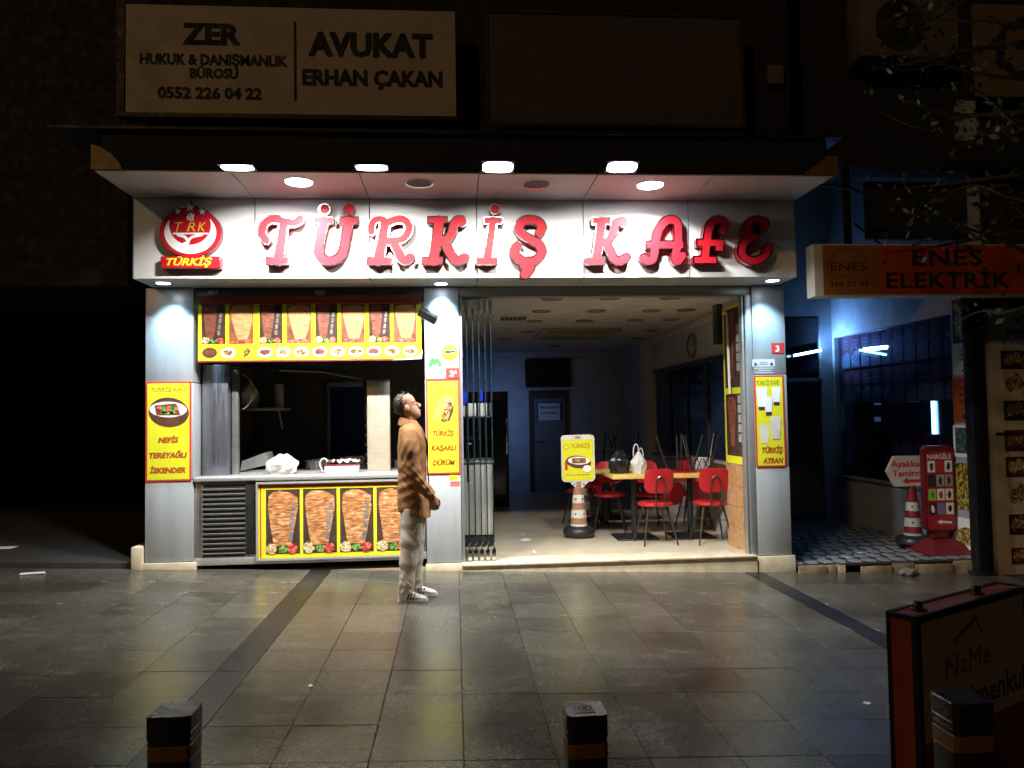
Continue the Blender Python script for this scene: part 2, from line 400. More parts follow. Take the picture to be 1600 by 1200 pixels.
def visible(x0, x1, y0, y1):
    ok = False
    for x in (x0, x1):
        for y in (y0, y1):
            v = np.array([x, y, gz(x)])-CAM; p = v@_f
            if p > .1:
                X = 800+F*(v@_r)/p; Y = 600-F*(v@_u)/p
                if -30 < X < 1630 and Y < 1230: ok = True
    return ok
for i, y in enumerate(rowsY):
    y1 = min(y+ROW, YF+.02)
    if y1-y < .05: continue
    for cs in (cols, cols2, cols3):
        for a, b in zip(cs[:-1], cs[1:]):
            if visible(a, b, y, y1): slab(a, b, y, y1, pave, 'p')
    if i % 2 == 0:
        for a, b in ((-1.45, -1.25), (2.955, 3.155)):
            if visible(a, b, y, y1+ROW): slab(a, b, y, min(y+2*ROW, YF+.02), pave_dark, 'd')

# ------------------------------------------------------------------ shop building shell
def XY(px, py, Y): p = aty(px, py, Y); return p[0], p[2]
shop = thing('shop_building', 'kebab shop front with silver clad pillars, white lit fascia and open doorway', 'building', (0.2, YF, 0))
PL = (XY(227, 660, YF)[0], XY(302, 660, YF)[0]); PM = (XY(664.8, 665, YF)[0], XY(718.5, 665, YF)[0]); PR = (XY(1180, 660, YF)[0], XY(1231, 660, YF)[0])
FX0, FX1 = -2.967, 3.405; FZ0, FZ1 = 2.876, 3.635
seams = [FX0]+[aty(x, 430, YS)[0] for x in (398.5, 578, 746, 913, 1078)]+[FX1]
core = MB()
for (a, b), pt in zip((PL, PM, PR), (.35, .35, .35)): pass
def pillar(xa, xb, z_splits, base_top, name_lbl):
    c = MB().box(xa+.012, xb-.012, YF+.012, YF+.40, gz(xa)-.05, 2.876); p = c.build('pillar', seam_m, shop)
    zs = [base_top]+z_splits+[2.872]
    for z0, z1 in zip(zs[:-1], zs[1:]):
        MB().rbox(xa, xb, YF, YF+.385, z0+.004, z1-.004, .004).build('cladding_panel', alu, p)
    g = min(gz(xa), gz(xb))-.03
    MB().rbox(xa-.012, xb+.03, YF-.02, YF+.39, g, base_top-.003, .005).build('plinth', marble, p)
    return p
zL = [aty(262, 750, YF)[2], aty(264, 598, YF)[2]]; zM = [aty(692, 741, YF)[2], aty(692, 593, YF)[2]]; zR = [aty(1206, 729, YF)[2], aty(1200, 585, YF)[2]]
pillar(*PL, zL, aty(260, 879, YF)[2], ''); pillar(*PM, zM, aty(693, 880, YF)[2], ''); pillar(*PR, zR, aty(1215, 868, YF)[2], '')
xa = XY(206, 870, YF)[0]
MB().rbox(xa, PL[0]-.014, YF-.03, YF+.3, gz(xa)-.05, aty(215, 854, YF)[2], .012).build('corner_stone', marble, shop)
# fascia, soffits
MB().box(FX0+.01, FX1-.01, YS+.02, YF+.3, FZ0+.012, FZ1+.2).build('fascia_core', seam_m, shop)
for a, b in zip(seams[:-1], seams[1:]):
    MB().rbox(a+.004, b-.004, YS, YS+.018, FZ0, FZ1-.002, .002, 1).build('fascia_panel', alu_f, shop)
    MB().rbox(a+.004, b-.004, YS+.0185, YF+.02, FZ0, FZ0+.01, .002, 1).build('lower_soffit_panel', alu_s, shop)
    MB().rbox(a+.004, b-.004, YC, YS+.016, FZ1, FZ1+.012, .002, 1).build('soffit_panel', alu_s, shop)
MB().box(FX0, FX0-.004, YS+.001, YF+.3, FZ0, FZ1).build('fascia_return', alu, shop)
MB().box(FX1, FX1+.004, YS+.001, YF+.3, FZ0, FZ1).build('fascia_return', alu, shop)
MB().rbox(FX0+.05, FX1-.05, YC+.002, 7.3, FZ1+.014, 3.97, .01).build('canopy_box', M('canopy_shaded', (.014, .016, .026), .85, rv=.05), shop)  # shade on the canopy front put into its dark colour
MB().rbox(FX0-.35, FX1+.1, YC-.05, 7.32, 3.975, 4.005, .004, 1).build('canopy_ledge', M('canopy_ledge', (.015, .015, .018), .5, .2), shop)
tan = M('streetlit_tan', (.48, .30, .12), .5)  # tan triangles paint the street light falling on the canopy corners
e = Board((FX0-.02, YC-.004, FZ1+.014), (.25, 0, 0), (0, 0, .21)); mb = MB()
e.poly(mb, [(0, 0), (1, 0), (.9, .28), (.62, .65), (.3, .9), (0, 1)], 0, .006); mb.build('streetlit_corner', tan, shop)
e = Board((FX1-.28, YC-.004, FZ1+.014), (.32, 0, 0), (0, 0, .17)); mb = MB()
e.poly(mb, [(0, 0), (1, 0), (1, 1), (.7, 1)], 0, .006); mb.build('streetlit_corner', M('streetlit_tan_dull', (.2, .11, .045), .6), shop)
# door head, jambs, threshold
hz = 2.775
MB().rbox(PM[1]+.002, PR[0]-.002, YF+.03, YF+.17, hz, 2.874, .006).build('door_head', frame_m, shop)
MB().rbox(PM[1]+.001, PM[1]+.035, YF+.03, YF+.12, FL, hz, .004).build('door_jamb', frame_m, shop)
MB().rbox(PR[0]-.075, PR[0]-.002, YF+.01, YF+.12, FL, hz, .006).build('door_jamb', frame_m, shop)
MB().rbox(PR[0]-.105, PR[0]-.08, YF+.03, YF+.12, FL, hz, .006).build('door_jamb', frame_m, shop)
th = MB(); xa, xb = PM[1]+.004, PR[0]-.034
th.add([(xa, YF-.03, gz(xa)-.03), (xb, YF-.03, gz(xb)-.03), (xb, YF+.3, gz(xb)-.03), (xa, YF+.3, gz(xa)-.03), (xa, YF-.03, FL-.004), (xb, YF-.03, FL-.004), (xb, YF+.3, FL-.004), (xa, YF+.3, FL-.004)],
       [(0, 3, 2, 1), (4, 5, 6, 7), (0, 1, 5, 4), (1, 2, 6, 5), (2, 3, 7, 6), (3, 0, 4, 7)]); th.build('threshold_riser', marble, shop)
MB().rbox(xa, xb, YF-.05, YF+.32, FL-.003, FL+.022, .006).build('threshold_slab', marble, shop)
# upper wall
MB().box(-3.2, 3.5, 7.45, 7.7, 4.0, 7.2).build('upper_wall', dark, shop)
# strip above the counter
MB().rbox(PL[1]+.002, PM[0]-.002, YF+.02, YF+.10, aty(480, 470, YF)[2], 2.874, .005).build('counter_head', M('dark_head', (.07, .066, .06), .5, .4), shop)
for px in (334, 500):
    p = aty(px, 457, YF+.02); MB().rbox(p[0]-.05, p[0]+.05, YF+.008, YF+.02, p[2]-.025, p[2]+.025, .004).build('cover_plate', frame_m, shop)

# ------------------------------------------------------------------ room inside
X0, X1, YB = PL[0]+.1, 3.30, 14.75
floor = MB().box(X0, X1, YF+.02, YB, FL-.12, FL).build('floor', speck_mat('floor_marble', [(.25, (.34, .28, .19)), (.5, (.50, .43, .31)), (.8, (.60, .54, .42))], 2.2, rough=.28), None); setp(floor, 'cream marble floor inside the shop', None, None, 'structure')
wallm = M('room_wall_paint', (.50, .50, .50), .7); ceilm = M('room_ceiling_paint', (.60, .56, .50), .7)
ceil = MB().box(X0, X1, YF+.18, YB, CE, CE+.06).build('ceiling', ceilm); setp(ceil, 'plain painted ceiling with recessed discs inside the shop', None, None, 'structure')
wb = MB().box(X0, X1, YB, YB+.1, 0, CE+.06).build('wall_back', wallm); setp(wb, 'painted back wall of the dining room', None, None, 'structure')
MB().box(X0, .9, YB-.02, YB-.001, FL, 1.0).build('wainscot', speck_mat('grey_wainscot', [(.3, (.14, .13, .12)), (.7, (.30, .29, .27))], 9, rough=.4), wb)
MB().rbox(X0, .9, YB-.035, YB-.001, 1.002, 1.08, .006).build('dado_rail', M('brown_wood', (.085, .045, .025), .45), wb)
MB().rbox(X0, X1, YB-.14, YB-.001, CE-.13, CE-.002, .02).build('cornice', wallm, wb)
wr = MB().box(X1, X1+.1, YF+.05, YB, 0, CE+.06).build('wall_right', wallm); setp(wr, 'painted right side wall of the dining room', None, None, 'structure')
MB().rbox(X1-.12, X1-.001, 12.3, 12.75, FL, CE-.002, .01).build('pilaster', ceilm, wr)
MB().rbox(X1-.06, X1-.001, YF+.9, 12.29, CE-.1, CE-.002, .015).build('cornice', ceilm, wr)
wdw = M('window_frame_dark', (.04, .042, .05), .5, .4)
for k in range(4):
    y0 = 8.75+k*.86
    MB().box(X1-.012, X1-.002, y0+.03, y0+.83, .95, 2.18).build('window_pane', M('night_pane', (.012, .02, .04), .12), wr)
    MB().rbox(X1-.035, X1-.001, y0-.03, y0+.028, .9, 2.24, .004).build('window_frame', wdw, wr)
MB().rbox(X1-.036, X1-.001, 8.72, 12.22, 2.185, 2.25, .004).build('window_frame', wdw, wr)
MB().rbox(X1-.10, X1-.001, 8.72, 12.22, .86, .9, .006).build('window_sill', M('brown_wood'), wr)
# pier behind the right jamb, tiled below, poster above
pr = thing('tiled_pier', 'pier inside the doorway with tan stone tiles and a tall food poster above', 'pier', (3.2, 8.1, FL))
PX = 3.085; zt = atx(1160, 728, PX)[2]
tilem = speck_mat('tan_tile', [(.25, (.34, .17, .07)), (.5, (.50, .28, .13)), (.8, (.62, .40, .22))], 14, rough=.3)
MB().box(PX+.012, X1-.002, YF+.13, 8.47, FL, CE-.001).build('pier_core', wallm, pr)
ny, nz = 2, 4; ys = np.linspace(YF+.13, 8.468, ny+1); zs = np.linspace(FL+.001, zt, nz+1)
for i in range(ny):
    for j in range(nz): MB().rbox(PX, PX+.011, ys[i]+.002, ys[i+1]-.002, zs[j]+.002, zs[j+1]-.002, .002, 1).build('tile', tilem, pr)
bd = Board((PX+.011, 8.46, zt+.01), (0, YF+.14-8.46, 0), (0, 0, 2.72-zt)); mb = MB(); bd.rect(mb, 0, 0, 1, 1, 0, .01); po = mb.build('poster', p_yellow, pr)
mb = MB(); bd.rect(mb, .08, .05, .92, .44, .0105, .001); bd.rect(mb, .08, .48, .92, .98, .0105, .001); mb.build('picture', p_dark, po)
mb = MB()
for v0, v1 in ((.06, .43), (.49, .97)):
    bd.poly(mb, [(.30, v0+.05), (.46, v0+.05), (.58, v1-.04), (.5, v1-.01), (.22, v1-.01), (.16, v1-.04)], .012, .001)
mb.build('roast_picture', doner_d, po)
mb = MB()
for v0 in (.08, .52):
    for k in range(5): bd.rect(mb, .66, v0+.06+k*.06, .80, v0+.11+k*.06, .012, .001)
mb.build('plate_stack_picture', M('print_grey', (.36, .34, .34), .5), po)
MB().tube([(PX-.03, 8.35, 2.66), (PX-.03, 8.25, 2.66), (PX-.03, 8.22, 2.6), (PX-.03, 8.2, 1.75)], .016, 10).build('drain_pipe', p_white, pr)

# left and kitchen side walls
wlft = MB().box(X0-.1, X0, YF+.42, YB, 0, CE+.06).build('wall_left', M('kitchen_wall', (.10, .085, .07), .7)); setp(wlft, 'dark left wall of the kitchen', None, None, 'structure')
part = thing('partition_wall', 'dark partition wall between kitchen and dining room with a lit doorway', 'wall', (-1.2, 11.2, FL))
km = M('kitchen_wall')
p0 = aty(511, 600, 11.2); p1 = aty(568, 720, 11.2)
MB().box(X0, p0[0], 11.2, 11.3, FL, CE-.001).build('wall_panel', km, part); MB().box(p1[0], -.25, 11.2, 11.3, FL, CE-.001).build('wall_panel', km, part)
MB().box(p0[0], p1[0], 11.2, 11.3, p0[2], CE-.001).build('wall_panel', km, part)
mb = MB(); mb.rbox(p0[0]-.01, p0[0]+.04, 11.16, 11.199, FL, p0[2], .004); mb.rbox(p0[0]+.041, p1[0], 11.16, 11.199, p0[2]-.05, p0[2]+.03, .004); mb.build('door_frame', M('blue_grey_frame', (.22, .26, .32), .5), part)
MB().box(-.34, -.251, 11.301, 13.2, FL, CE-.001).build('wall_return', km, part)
# ------------------------------------------------------------------ lettering on the fascia
YL = YS-.10                                      # front of the letters
sg = thing('shop_sign', 'big red channel letters with silver rims across the white fascia', 'sign', (aty(800, 430, YS)[0], YS, FZ0))
A_, B_, C_ = (400, 310, 6.154), (640, 310, 6.154), (890, 310, 4.848)
LET = [
 (A_, [('p', [(98, 405), (62, 340), (72, 262), (120, 212), (190, 203), (270, 222), (350, 238), (408, 222), (425, 196)], 62), ('p', [(268, 235), (245, 400), (215, 600)], 78), ('b', 105, 300, 600, 55)]),
 (A_, [('p', [(655, 215), (625, 350), (603, 470), (612, 545), (670, 595), (740, 597), (810, 560), (845, 480), (868, 350), (893, 215)], 74), ('b', 562, 735, 212, 50), ('b', 812, 975, 212, 50), ('d', 660, 105, 44), ('d', 898, 103, 44)]),
 (A_, [('p', [(1240, 250), (1210, 430), (1178, 600)], 84), ('b', 1075, 1290, 602, 55), ('p', [(1112, 325), (1112, 260), (1150, 208), (1210, 200), (1270, 228)], 52), ('p', [(1255, 245), (1330, 208), (1410, 203), (1462, 248), (1462, 320), (1412, 385), (1330, 410), (1260, 412)], 66), ('p', [(1315, 410), (1362, 500), (1400, 575), (1440, 598), (1482, 572)], 74)]),
 (B_, [('b', 182, 355, 208, 52), ('p', [(285, 215), (262, 400), (232, 600)], 78), ('b', 130, 308, 602, 58), ('p', [(285, 410), (355, 395), (408, 340), (425, 260), (455, 212), (500, 205)], 68), ('d', 502, 222, 44), ('p', [(325, 400), (375, 500), (420, 575), (468, 602), (530, 572)], 74)]),
 (B_, [('p', [(802, 215), (775, 400), (742, 600)], 68), ('b', 725, 880, 212, 50), ('b', 652, 830, 604, 58), ('d', 820, 105, 43)]),
 (B_, [('p', [(1250, 335), (1272, 275), (1235, 222), (1155, 204), (1085, 222), (1048, 280), (1075, 340), (1150, 388), (1232, 432), (1272, 495), (1250, 562), (1185, 605), (1100, 605), (1030, 568), (1000, 505), (1035, 455)], 72), ('p', [(1135, 610), (1155, 670), (1110, 722)], 84), ('b', 1065, 1150, 655, 30)]),
 (C_, [('b', 178, 296, 172, 42), ('p', [(242, 180), (222, 330), (200, 470)], 60), ('b', 125, 262, 475, 48), ('p', [(240, 338), (295, 318), (332, 260), (345, 200), (372, 170), (405, 165)], 52), ('d', 404, 180, 32), ('p', [(272, 330), (312, 410), (340, 460), (378, 474), (430, 448)], 58)]),
 (C_, [('p', [(562, 448), (592, 474), (630, 455), (648, 370), (662, 270), (705, 190), (765, 160), (812, 182), (822, 250), (818, 350), (798, 435), (815, 474), (852, 432)], 54), ('b', 588, 856, 350, 50)]),
 (C_, [('p', [(1162, 240), (1172, 190), (1140, 160), (1092, 170), (1055, 225), (1038, 330), (1022, 460)], 56), ('b', 968, 1165, 335, 46), ('b', 1105, 1158, 365, 60), ('b', 945, 1108, 465, 46)]),
 (C_, [('p', [(1468, 222), (1480, 178), (1432, 155), (1375, 168), (1342, 220), (1355, 272), (1405, 300)], 54), ('p', [(1390, 298), (1335, 318), (1303, 375), (1312, 435), (1365, 470), (1435, 462), (1488, 420), (1508, 368)], 54)]),
]
BL = Board((0, YL, 0), (1, 0, 0), (0, 0, 1))     # plane of letter fronts in metres
for (ox, oy, sc), ss in LET:
    def W(x, y): p = aty(ox+x/sc, oy+y/sc, YL); return (p[0], p[2])
    k = YL/F/sc                                   # metres per zoomed pixel
    out = []; ext = []
    for s in ss:
        if s[0] == 'p': pts = [W(*q) for q in s[1]]; out.append(('p', pts, s[2]*k)); ext += [(x+d, z+d) for x, z in pts for d in (-s[2]*k*.6, s[2]*k*.6)]
        elif s[0] == 'b': a, b = W(s[1], s[3]), W(s[2], s[3]); out.append(('b', a[0], b[0], (a[1]+b[1])/2, s[4]*k)); ext += [(a[0], a[1]-s[4]*k*.6), (b[0], b[1]+s[4]*k*.6)]
        else: c = W(s[1], s[2]); out.append(('d', c[0], c[1], s[3]*k)); ext += [(c[0]-s[3]*k, c[1]-s[3]*k), (c[0]+s[3]*k, c[1]+s[3]*k)]
    ex = np.array(ext); x0, z0 = ex.min(0)-.03; x1, z1 = ex.max(0)+.03
    mb = MB(); BL.sdf(mb, lambda X, Y: strokes(X, Y, out)-.009, x0, z0, x1, z1, .006, -.095, .09); L = mb.build('letter', redside, sg)
    mb = MB(); BL.sdf(mb, lambda X, Y: np.abs(strokes(X, Y, out)-.008)-.0055, x0, z0, x1, z1, .004, -.0045, .0085); mb.build('rim', chrome, L)
    mb = MB(); BL.sdf(mb, lambda X, Y: strokes(X, Y, out)-.0035, x0, z0, x1, z1, .006, -.004, .004); mb.build('face', redface, L)

# round emblem
em = thing('emblem_sign', 'round red crescent emblem with stars over a small red name plate', 'sign', (aty(298, 420, YS)[0], YS, aty(298, 420, YS)[2]))
def P1(x, y): p = aty(140+x/5.714, 240+y/5.714, YL); return (p[0], p[2])
k = YL/F/5.714
c = P1(897, 700); R_ = 255*k; b1 = Board((0, YL, 0), (1, 0, 0), (0, 0, 1))
ell = lambda X, Y, c, rx, ry: (np.hypot((X-c[0])/rx, (Y-c[1])/ry)-1)*min(rx, ry)
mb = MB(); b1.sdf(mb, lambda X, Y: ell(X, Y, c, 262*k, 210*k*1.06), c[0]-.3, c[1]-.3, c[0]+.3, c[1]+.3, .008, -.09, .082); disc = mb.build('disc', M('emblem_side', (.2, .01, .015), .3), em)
mb = MB(); b1.sdf(mb, lambda X, Y: ell(X, Y, c, 257*k, 218*k), c[0]-.3, c[1]-.3, c[0]+.3, c[1]+.3, .006, -.0075, .005); mb.build('face', redface, disc)
ci = P1(897, 640)
mb = MB(); b1.sdf(mb, lambda X, Y: np.maximum(ell(X, Y, P1(900, 705), 220*k, 188*k), -ell(X, Y, ci, 178*k, 172*k)), c[0]-.3, c[1]-.3, c[0]+.3, c[1]+.3, .004, -.002, .004); mb.build('crescent', p_white, disc)
mb = MB(); q0, q1 = P1(745, 722), P1(1060, 705)
b1.sdf(mb, lambda X, Y: strokes(X, Y, [('b', q0[0], q1[0], (q0[1]+q1[1])/2, 14*k), ('p', [P1(790, 725), P1(850, 745), P1(880, 790), P1(845, 805)], 26*k), ('p', [P1(1000, 725), P1(910, 748), P1(870, 800)], 22*k)]), q0[0]-.05, q0[1]-.2, q1[0]+.05, q1[1]+.06, .003, -.002, .003); mb.build('tray_and_hand', p_white, disc)
mb = MB()
b1.sdf(mb, lambda X, Y: strokes(X, Y, [('p', [P1(880, 590), P1(873, 565), P1(888, 550), P1(880, 535)], 9*k), ('p', [P1(905, 598), P1(893, 572), P1(912, 553), P1(900, 530)], 10*k), ('p', [P1(925, 595), P1(916, 572), P1(930, 556), P1(922, 540)], 9*k)]), c[0]-.08, c[1]+.04, c[0]+.08, c[1]+.2, .002, -.002, .003); mb.build('steam', p_white, disc)
def P1b(x, y): return P1(x, y)
for ch, xa, xb in (('T', 760, 835), ('R', 870, 945), ('K', 965, 1040)):
    mb = MB(); a, b = P1(xa, 695), P1(xb, 695); b1.text(mb, ch, a[0], b[0], a[1], 82*k, .003, .0, .25); mb.build('letter', p_gold, disc)
def star(mb, cx, cy, r, o0, th):
    pts = [(cx+(r if i % 2 == 0 else r*.42)*math.sin(i*math.pi/5), cy+(r if i % 2 == 0 else r*.42)*math.cos(i*math.pi/5)) for i in range(10)]; b1.poly(mb, pts, o0, th)
for (x, y, r) in ((897, 480, 46), (790, 518, 34), (1007, 518, 34)):
    s = P1(x, y); mb = MB(); star(mb, s[0], s[1], r*k*1.3, -.07, .0725); so = mb.build('star', p_black, em); mb = MB(); star(mb, s[0], s[1], r*k, .003, .003); mb.build('star_face', p_white, so)
a, b = P1(632, 1025), P1(1166, 915); mb = MB(); mb.rbox(a[0], b[0], YL+.002, YS-.001, a[1], b[1], .006); npl = mb.build('name_plate', M('emblem_side'), em)
mb = MB(); b1.rect(mb, a[0]+.008, a[1]+.006, b[0]-.008, b[1]-.006, -.0015, .0025); mb.build('plate_face', redface, npl)
mb = MB(); a, b = P1(685, 998), P1(1095, 998); b1.text(mb, 'TÜRKİŞ', a[0], b[0], a[1], 62*k, .003, .03, .3); mb.build('lettering', p_yellow, npl)

# ------------------------------------------------------------------ lamps over the front
cool = (1.0, .975, .93)
lensm = M('led_lens', (.9, .95, 1), .3, emit=30., ecol=(.86, .93, 1.0))
lens_dim = M('small_led_lens', (.9, .95, 1), .3, emit=14., ecol=(.80, .90, 1.0))
nth = ['first', 'second', 'third', 'fourth']
for i, (px, py, tl) in enumerate(((371, 262, .0), (581, 262, .0), (778, 261, .36), (972, 261, .36))):
    Yf = 6.12; p = aty(px, py, Yf); t = thing('floodlight', 'lit white floodlight on a bracket at the canopy edge, %s from the round emblem' % nth[i], 'floodlight', (p[0], Yf, p[2]), 'floodlights along the canopy edge')
    d = np.array([0, -math.sin(tl), -math.cos(tl)]); e = np.array([0, math.cos(tl), -math.sin(tl)])   # d: light direction, e: towards the fascia
    w, h = .135, .075
    def Q(a, b, c): return p+np.array([1, 0, 0])*a+e*b-d*c
    mb = MB(); mb.add([Q(x, y, 0) for x, y in ((-w, -h), (w, -h), (w, h), (-w, h))]+[Q(x*.86, y*.8, .045) for x, y in ((-w, -h), (w, -h), (w, h), (-w, h))], [(3, 2, 1, 0), (4, 5, 6, 7), (0, 1, 5, 4), (1, 2, 6, 5), (2, 3, 7, 6), (3, 0, 4, 7)]); mb.build('housing', blackm, t)
    lp = [(math.copysign(abs(math.cos(a))**.55, math.cos(a)), math.copysign(abs(math.sin(a))**.55, math.sin(a))) for a in np.linspace(0, 2*math.pi, 29)[:-1]]
    mb = MB(); mb.add([Q(w*.92*x, h*.88*y, -.003) for x, y in lp], [tuple(range(28))]); mb.build('lens', lensm, t, recalc=False)
    mb = MB()
    for s in (-1, 1): mb.tube([p+np.array([s*.1, .0, .04]), (p[0]+s*.06, YC-.05, FZ1+.06), (p[0]+s*.05, YC+.002, FZ1+.05)], .008, 6)
    mb.build('bracket', blackm, t)
    area_light('flood_lamp', t, p+d*.012, tuple(np.array([0, .50, -.87])), .24, .11, 80, cool, 124)
for i, (px, py, on) in enumerate(((467, 284, 1), (655, 286, 0), (838, 288, 0), (1016, 289, 1))):
    p = atz(px, py, FZ1); t = thing('downlight', ['lit round downlight in the soffit above the first red letters', 'dead dark round downlight in the soffit, next to the seam by the K', 'dead dark round downlight in the soffit above the cedilla letter', 'lit round downlight in the soffit above the word end'][i] if 0 else ('lit' if on else 'dead dark')+' round recessed downlight in the soffit, %s from the round emblem' % nth[i], 'downlight', (p[0], p[1], FZ1-.01))
    r = .115
    MB().lathe([(r, FZ1-.004), (r+.012, FZ1-.008), (r+.012, FZ1-.001), (r, FZ1-.001)], (p[0], p[1], 0), 32, cap=False).build('ring', chrome, t)
    if on:
        MB().lathe([(.001, FZ1-.010), (r-.002, FZ1-.010), (r-.002, FZ1-.003), (.001, FZ1-.003)], (p[0], p[1], 0), 32, cap=False).build('lens', lensm, t)
        area_light('down_lamp', t, (p[0], p[1], FZ1-.02), (0, 0.12, -1), .2, .2, 72, (.96, .98, 1.0), 138)
    else: MB().lathe([(.001, FZ1-.003), (r-.004, FZ1-.003), (r-.004, FZ1-.001), (.001, FZ1-.001)], (p[0], p[1], 0), 32, cap=False).build('hollow', p_black, t)
for i, (px, py) in enumerate(((255, 442), (689, 443), (1207, 438))):
    p = atz(px, py, FZ0); t = thing('small_downlight', 'small lit downlight under the fascia above the %s' % ('pillar with the iskender poster', 'pillar with the green M sticker', 'pillar with the ayran poster')[i], 'downlight', (p[0], p[1], FZ0-.008), 'small downlights under the fascia')
    MB().lathe([(.065, FZ0-.003), (.08, FZ0-.008), (.085, FZ0-.001), (.065, FZ0-.001)], (p[0], p[1], 0), 28, cap=False).build('ring', chrome, t)
    MB().lathe([(.001, FZ0-.006), (.063, FZ0-.006), (.063, FZ0-.002), (.001, FZ0-.002)], (p[0], p[1], 0), 28, cap=False).build('lens', lens_dim, t)
    spot_light('pillar_lamp', t, (p[0], p[1], FZ0-.02), (0, .42, -.91), (140, 190, 120)[i], (.42, .74, 1.0), 74, 1.0, .05)

# ------------------------------------------------------------------ upper floor signs
S1 = boardY((196, 6), (713, 183), 7.15)
t = thing('law_office_sign', 'wide cream lawyer signboard with heavy black lettering above the canopy', 'sign', tuple(S1(.5, 0)))
mb = MB(); S1.rect(mb, 0, 0, 1, 1, -.06, .06); pn = mb.build('panel', M('cream_board', (.50, .43, .34), .55, var=.08, vs=2), t)
mb = MB(); S1.rect(mb, -.025, -.03, -.001, 1.03, -.09, .1); mb.rbox(S1.P[0]-.02, S1.P[0]+S1.w+.02, 7.12, 7.26, S1.P[2]-.05, S1.P[2]-.002, .004); mb.build('frame', M('brown_frame', (.03, .024, .02), .6), t)
mb = MB(); TX = lambda x: (x-197)/516.; TV = lambda y: (178-y)/172.
for s, xa, xb, yb, cap in (('ZER', 284, 374, 69, 33), ('HUKUK & DANIŞMANLIK', 219, 446, 101, 17), ('BÜROSU', 295, 370, 123, 16), ('0552 226 04 22', 246, 407, 155, 18), ('AVUKAT', 479, 677, 86, 38), ('ERHAN ÇAKAN', 469, 692, 133, 25)):
    sl = (xa-197)*.01; S1.text(mb, s, TX(xa), TX(xb), TV(yb-(xa-197)*.012), cap/172., .001, .055)
S1.rect(mb, TX(456.5), TV(156), TX(460.5), TV(28), .0, .0012); mb.build('lettering', p_black, pn)
S2 = boardY((762, 20), (1160, 196), 7.18)
t = thing('blank_signboard', 'unlit dark blank signboard beside the lawyer sign', 'sign', tuple(S2(.5, 0)))
mb = MB(); S2.rect(mb, 0, 0, 1, 1, -.05, .05); mb.build('panel', M('dark_board', (.075, .062, .052), .6), t); mb = MB(); S2.frame(mb, -.012, -.03, 1.012, 1.03, .03, .0005, .012); mb.build('frame', M('brown_frame'), t)

# ------------------------------------------------------------------ posters and plates on the pillars
def poster(tl, br, name, label, cat='poster', Y=YF):
    b = boardY(tl, br, Y); t = thing(name, label, cat, tuple(b(.5, 0)))
    mb = MB(); b.rect(mb, 0, 0, 1, 1, .001, .008); s = mb.build('sheet', p_red, t)
    m = .016; mb = MB(); b.rect(mb, m/b.w, m/b.h, 1-m/b.w, 1-m/b.h, .0095, .001); mb.build('field', p_yellow, s); return b, t, s
def plate(b, par, cu, cv, ru, rv, o=.011, dish=True):
    if dish: mb = MB(); b.ell(mb, cu-.01, cv-.02, ru*1.15, rv*1.6, o, .001, rot=-.12); mb.build('serving_pan_picture', p_brown, par)
    mb = MB(); b.ell(mb, cu, cv+.01, ru, rv, o+.0015, .001, rot=-.04); mb.build('plate_picture', p_white, par)
    mb = MB(); b.rect(mb, cu-ru*.62, cv-rv*.55, cu+ru*.62, cv+rv*.75, o+.003, .001); mb.build('meat_picture', M('print_meat', (.20, .05, .02), .45, var=.6, vs=30), par)
    for q in (-.32, .12, .42): mb = MB(); b.ell(mb, cu+ru*q, cv+rv*.05, ru*.16, rv*.42, o+.0045, .001, 14, 0, .3); mb.build('pepper_picture', greens, par)
    for q in (-.48, -.08, .52): mb = MB(); b.ell(mb, cu+ru*q, cv+rv*.2, ru*.15, rv*.34, o+.006, .001, 16, 0, .1); mb.build('tomato_picture', tomato, par)
b, t, s = poster((228.5, 597), (299, 751), 'pillar_poster', 'yellow poster with a plate of meat and the words NEFİS TEREYAĞLI İSKENDER')
U = lambda x: (x-47)/520.; V = lambda y: (1128-y)/1060.
mb = MB(); b.text(mb, 'TÜRKİŞ KAFE', U(105), U(520), V(172), 42/1060., .012, .02, .2); mb.build('lettering', p_olive, s)
mb = MB(); b.ell(mb, U(312), V(395), 232/520., 158/1060., .011, .001, 36, -.12); mb.build('serving_pan_picture', p_brown, s)
mb = MB(); b.ell(mb, U(305), V(365), 214/520., 84/1060., .0125, .001, 32, -.03); mb.build('plate_picture', p_white, s)
mb = MB(); b.poly(mb, [(U(150), V(318)), (U(400), V(300)), (U(448), V(428)), (U(172), V(425))], .014, .001); mb.build('meat_picture', M('print_meat', (.20, .05, .02), .45, var=.6, vs=30), s)
mb = MB(); b.ell(mb, U(250), V(360), .09, .045, .0155, .001, 16, 0, .3); b.ell(mb, U(360), V(368), .08, .045, .0155, .001, 16, 0, .3); b.ell(mb, U(300), V(400), .15, .016, .0155, .001, 16, 0, .3); mb.build('pepper_picture', greens, s)
for xx, yy, rr_ in ((205, 352, .055), (305, 358, .06), (405, 350, .045)): mb = MB(); b.ell(mb, U(xx), V(yy), rr_, rr_*.5, .017, .001); mb.build('tomato_picture', tomato, s)
for w, xa, xb, y in (('NEFİS', 190, 425, 718), ('TEREYAĞLI', 85, 522, 880), ('İSKENDER', 95, 505, 1040)): mb = MB(); b.text(mb, w, U(xa), U(xb), V(y), 56/1060., .012, .06, .2); mb.build('lettering', p_orange, s)
b, t, s = poster((665.5, 593.5), (719.5, 740), 'pillar_poster', 'yellow poster with a filled wrap and the words KAŞARLI DÜRÜM')
U = lambda x: (x-30)/268.; V = lambda y: (1098-y)/730.
mb = MB(); b.text(mb, 'TÜRKİŞ KAFE', U(55), U(262), V(440), 30/730., .012, .0, .2); mb.build('lettering', p_olive, s)
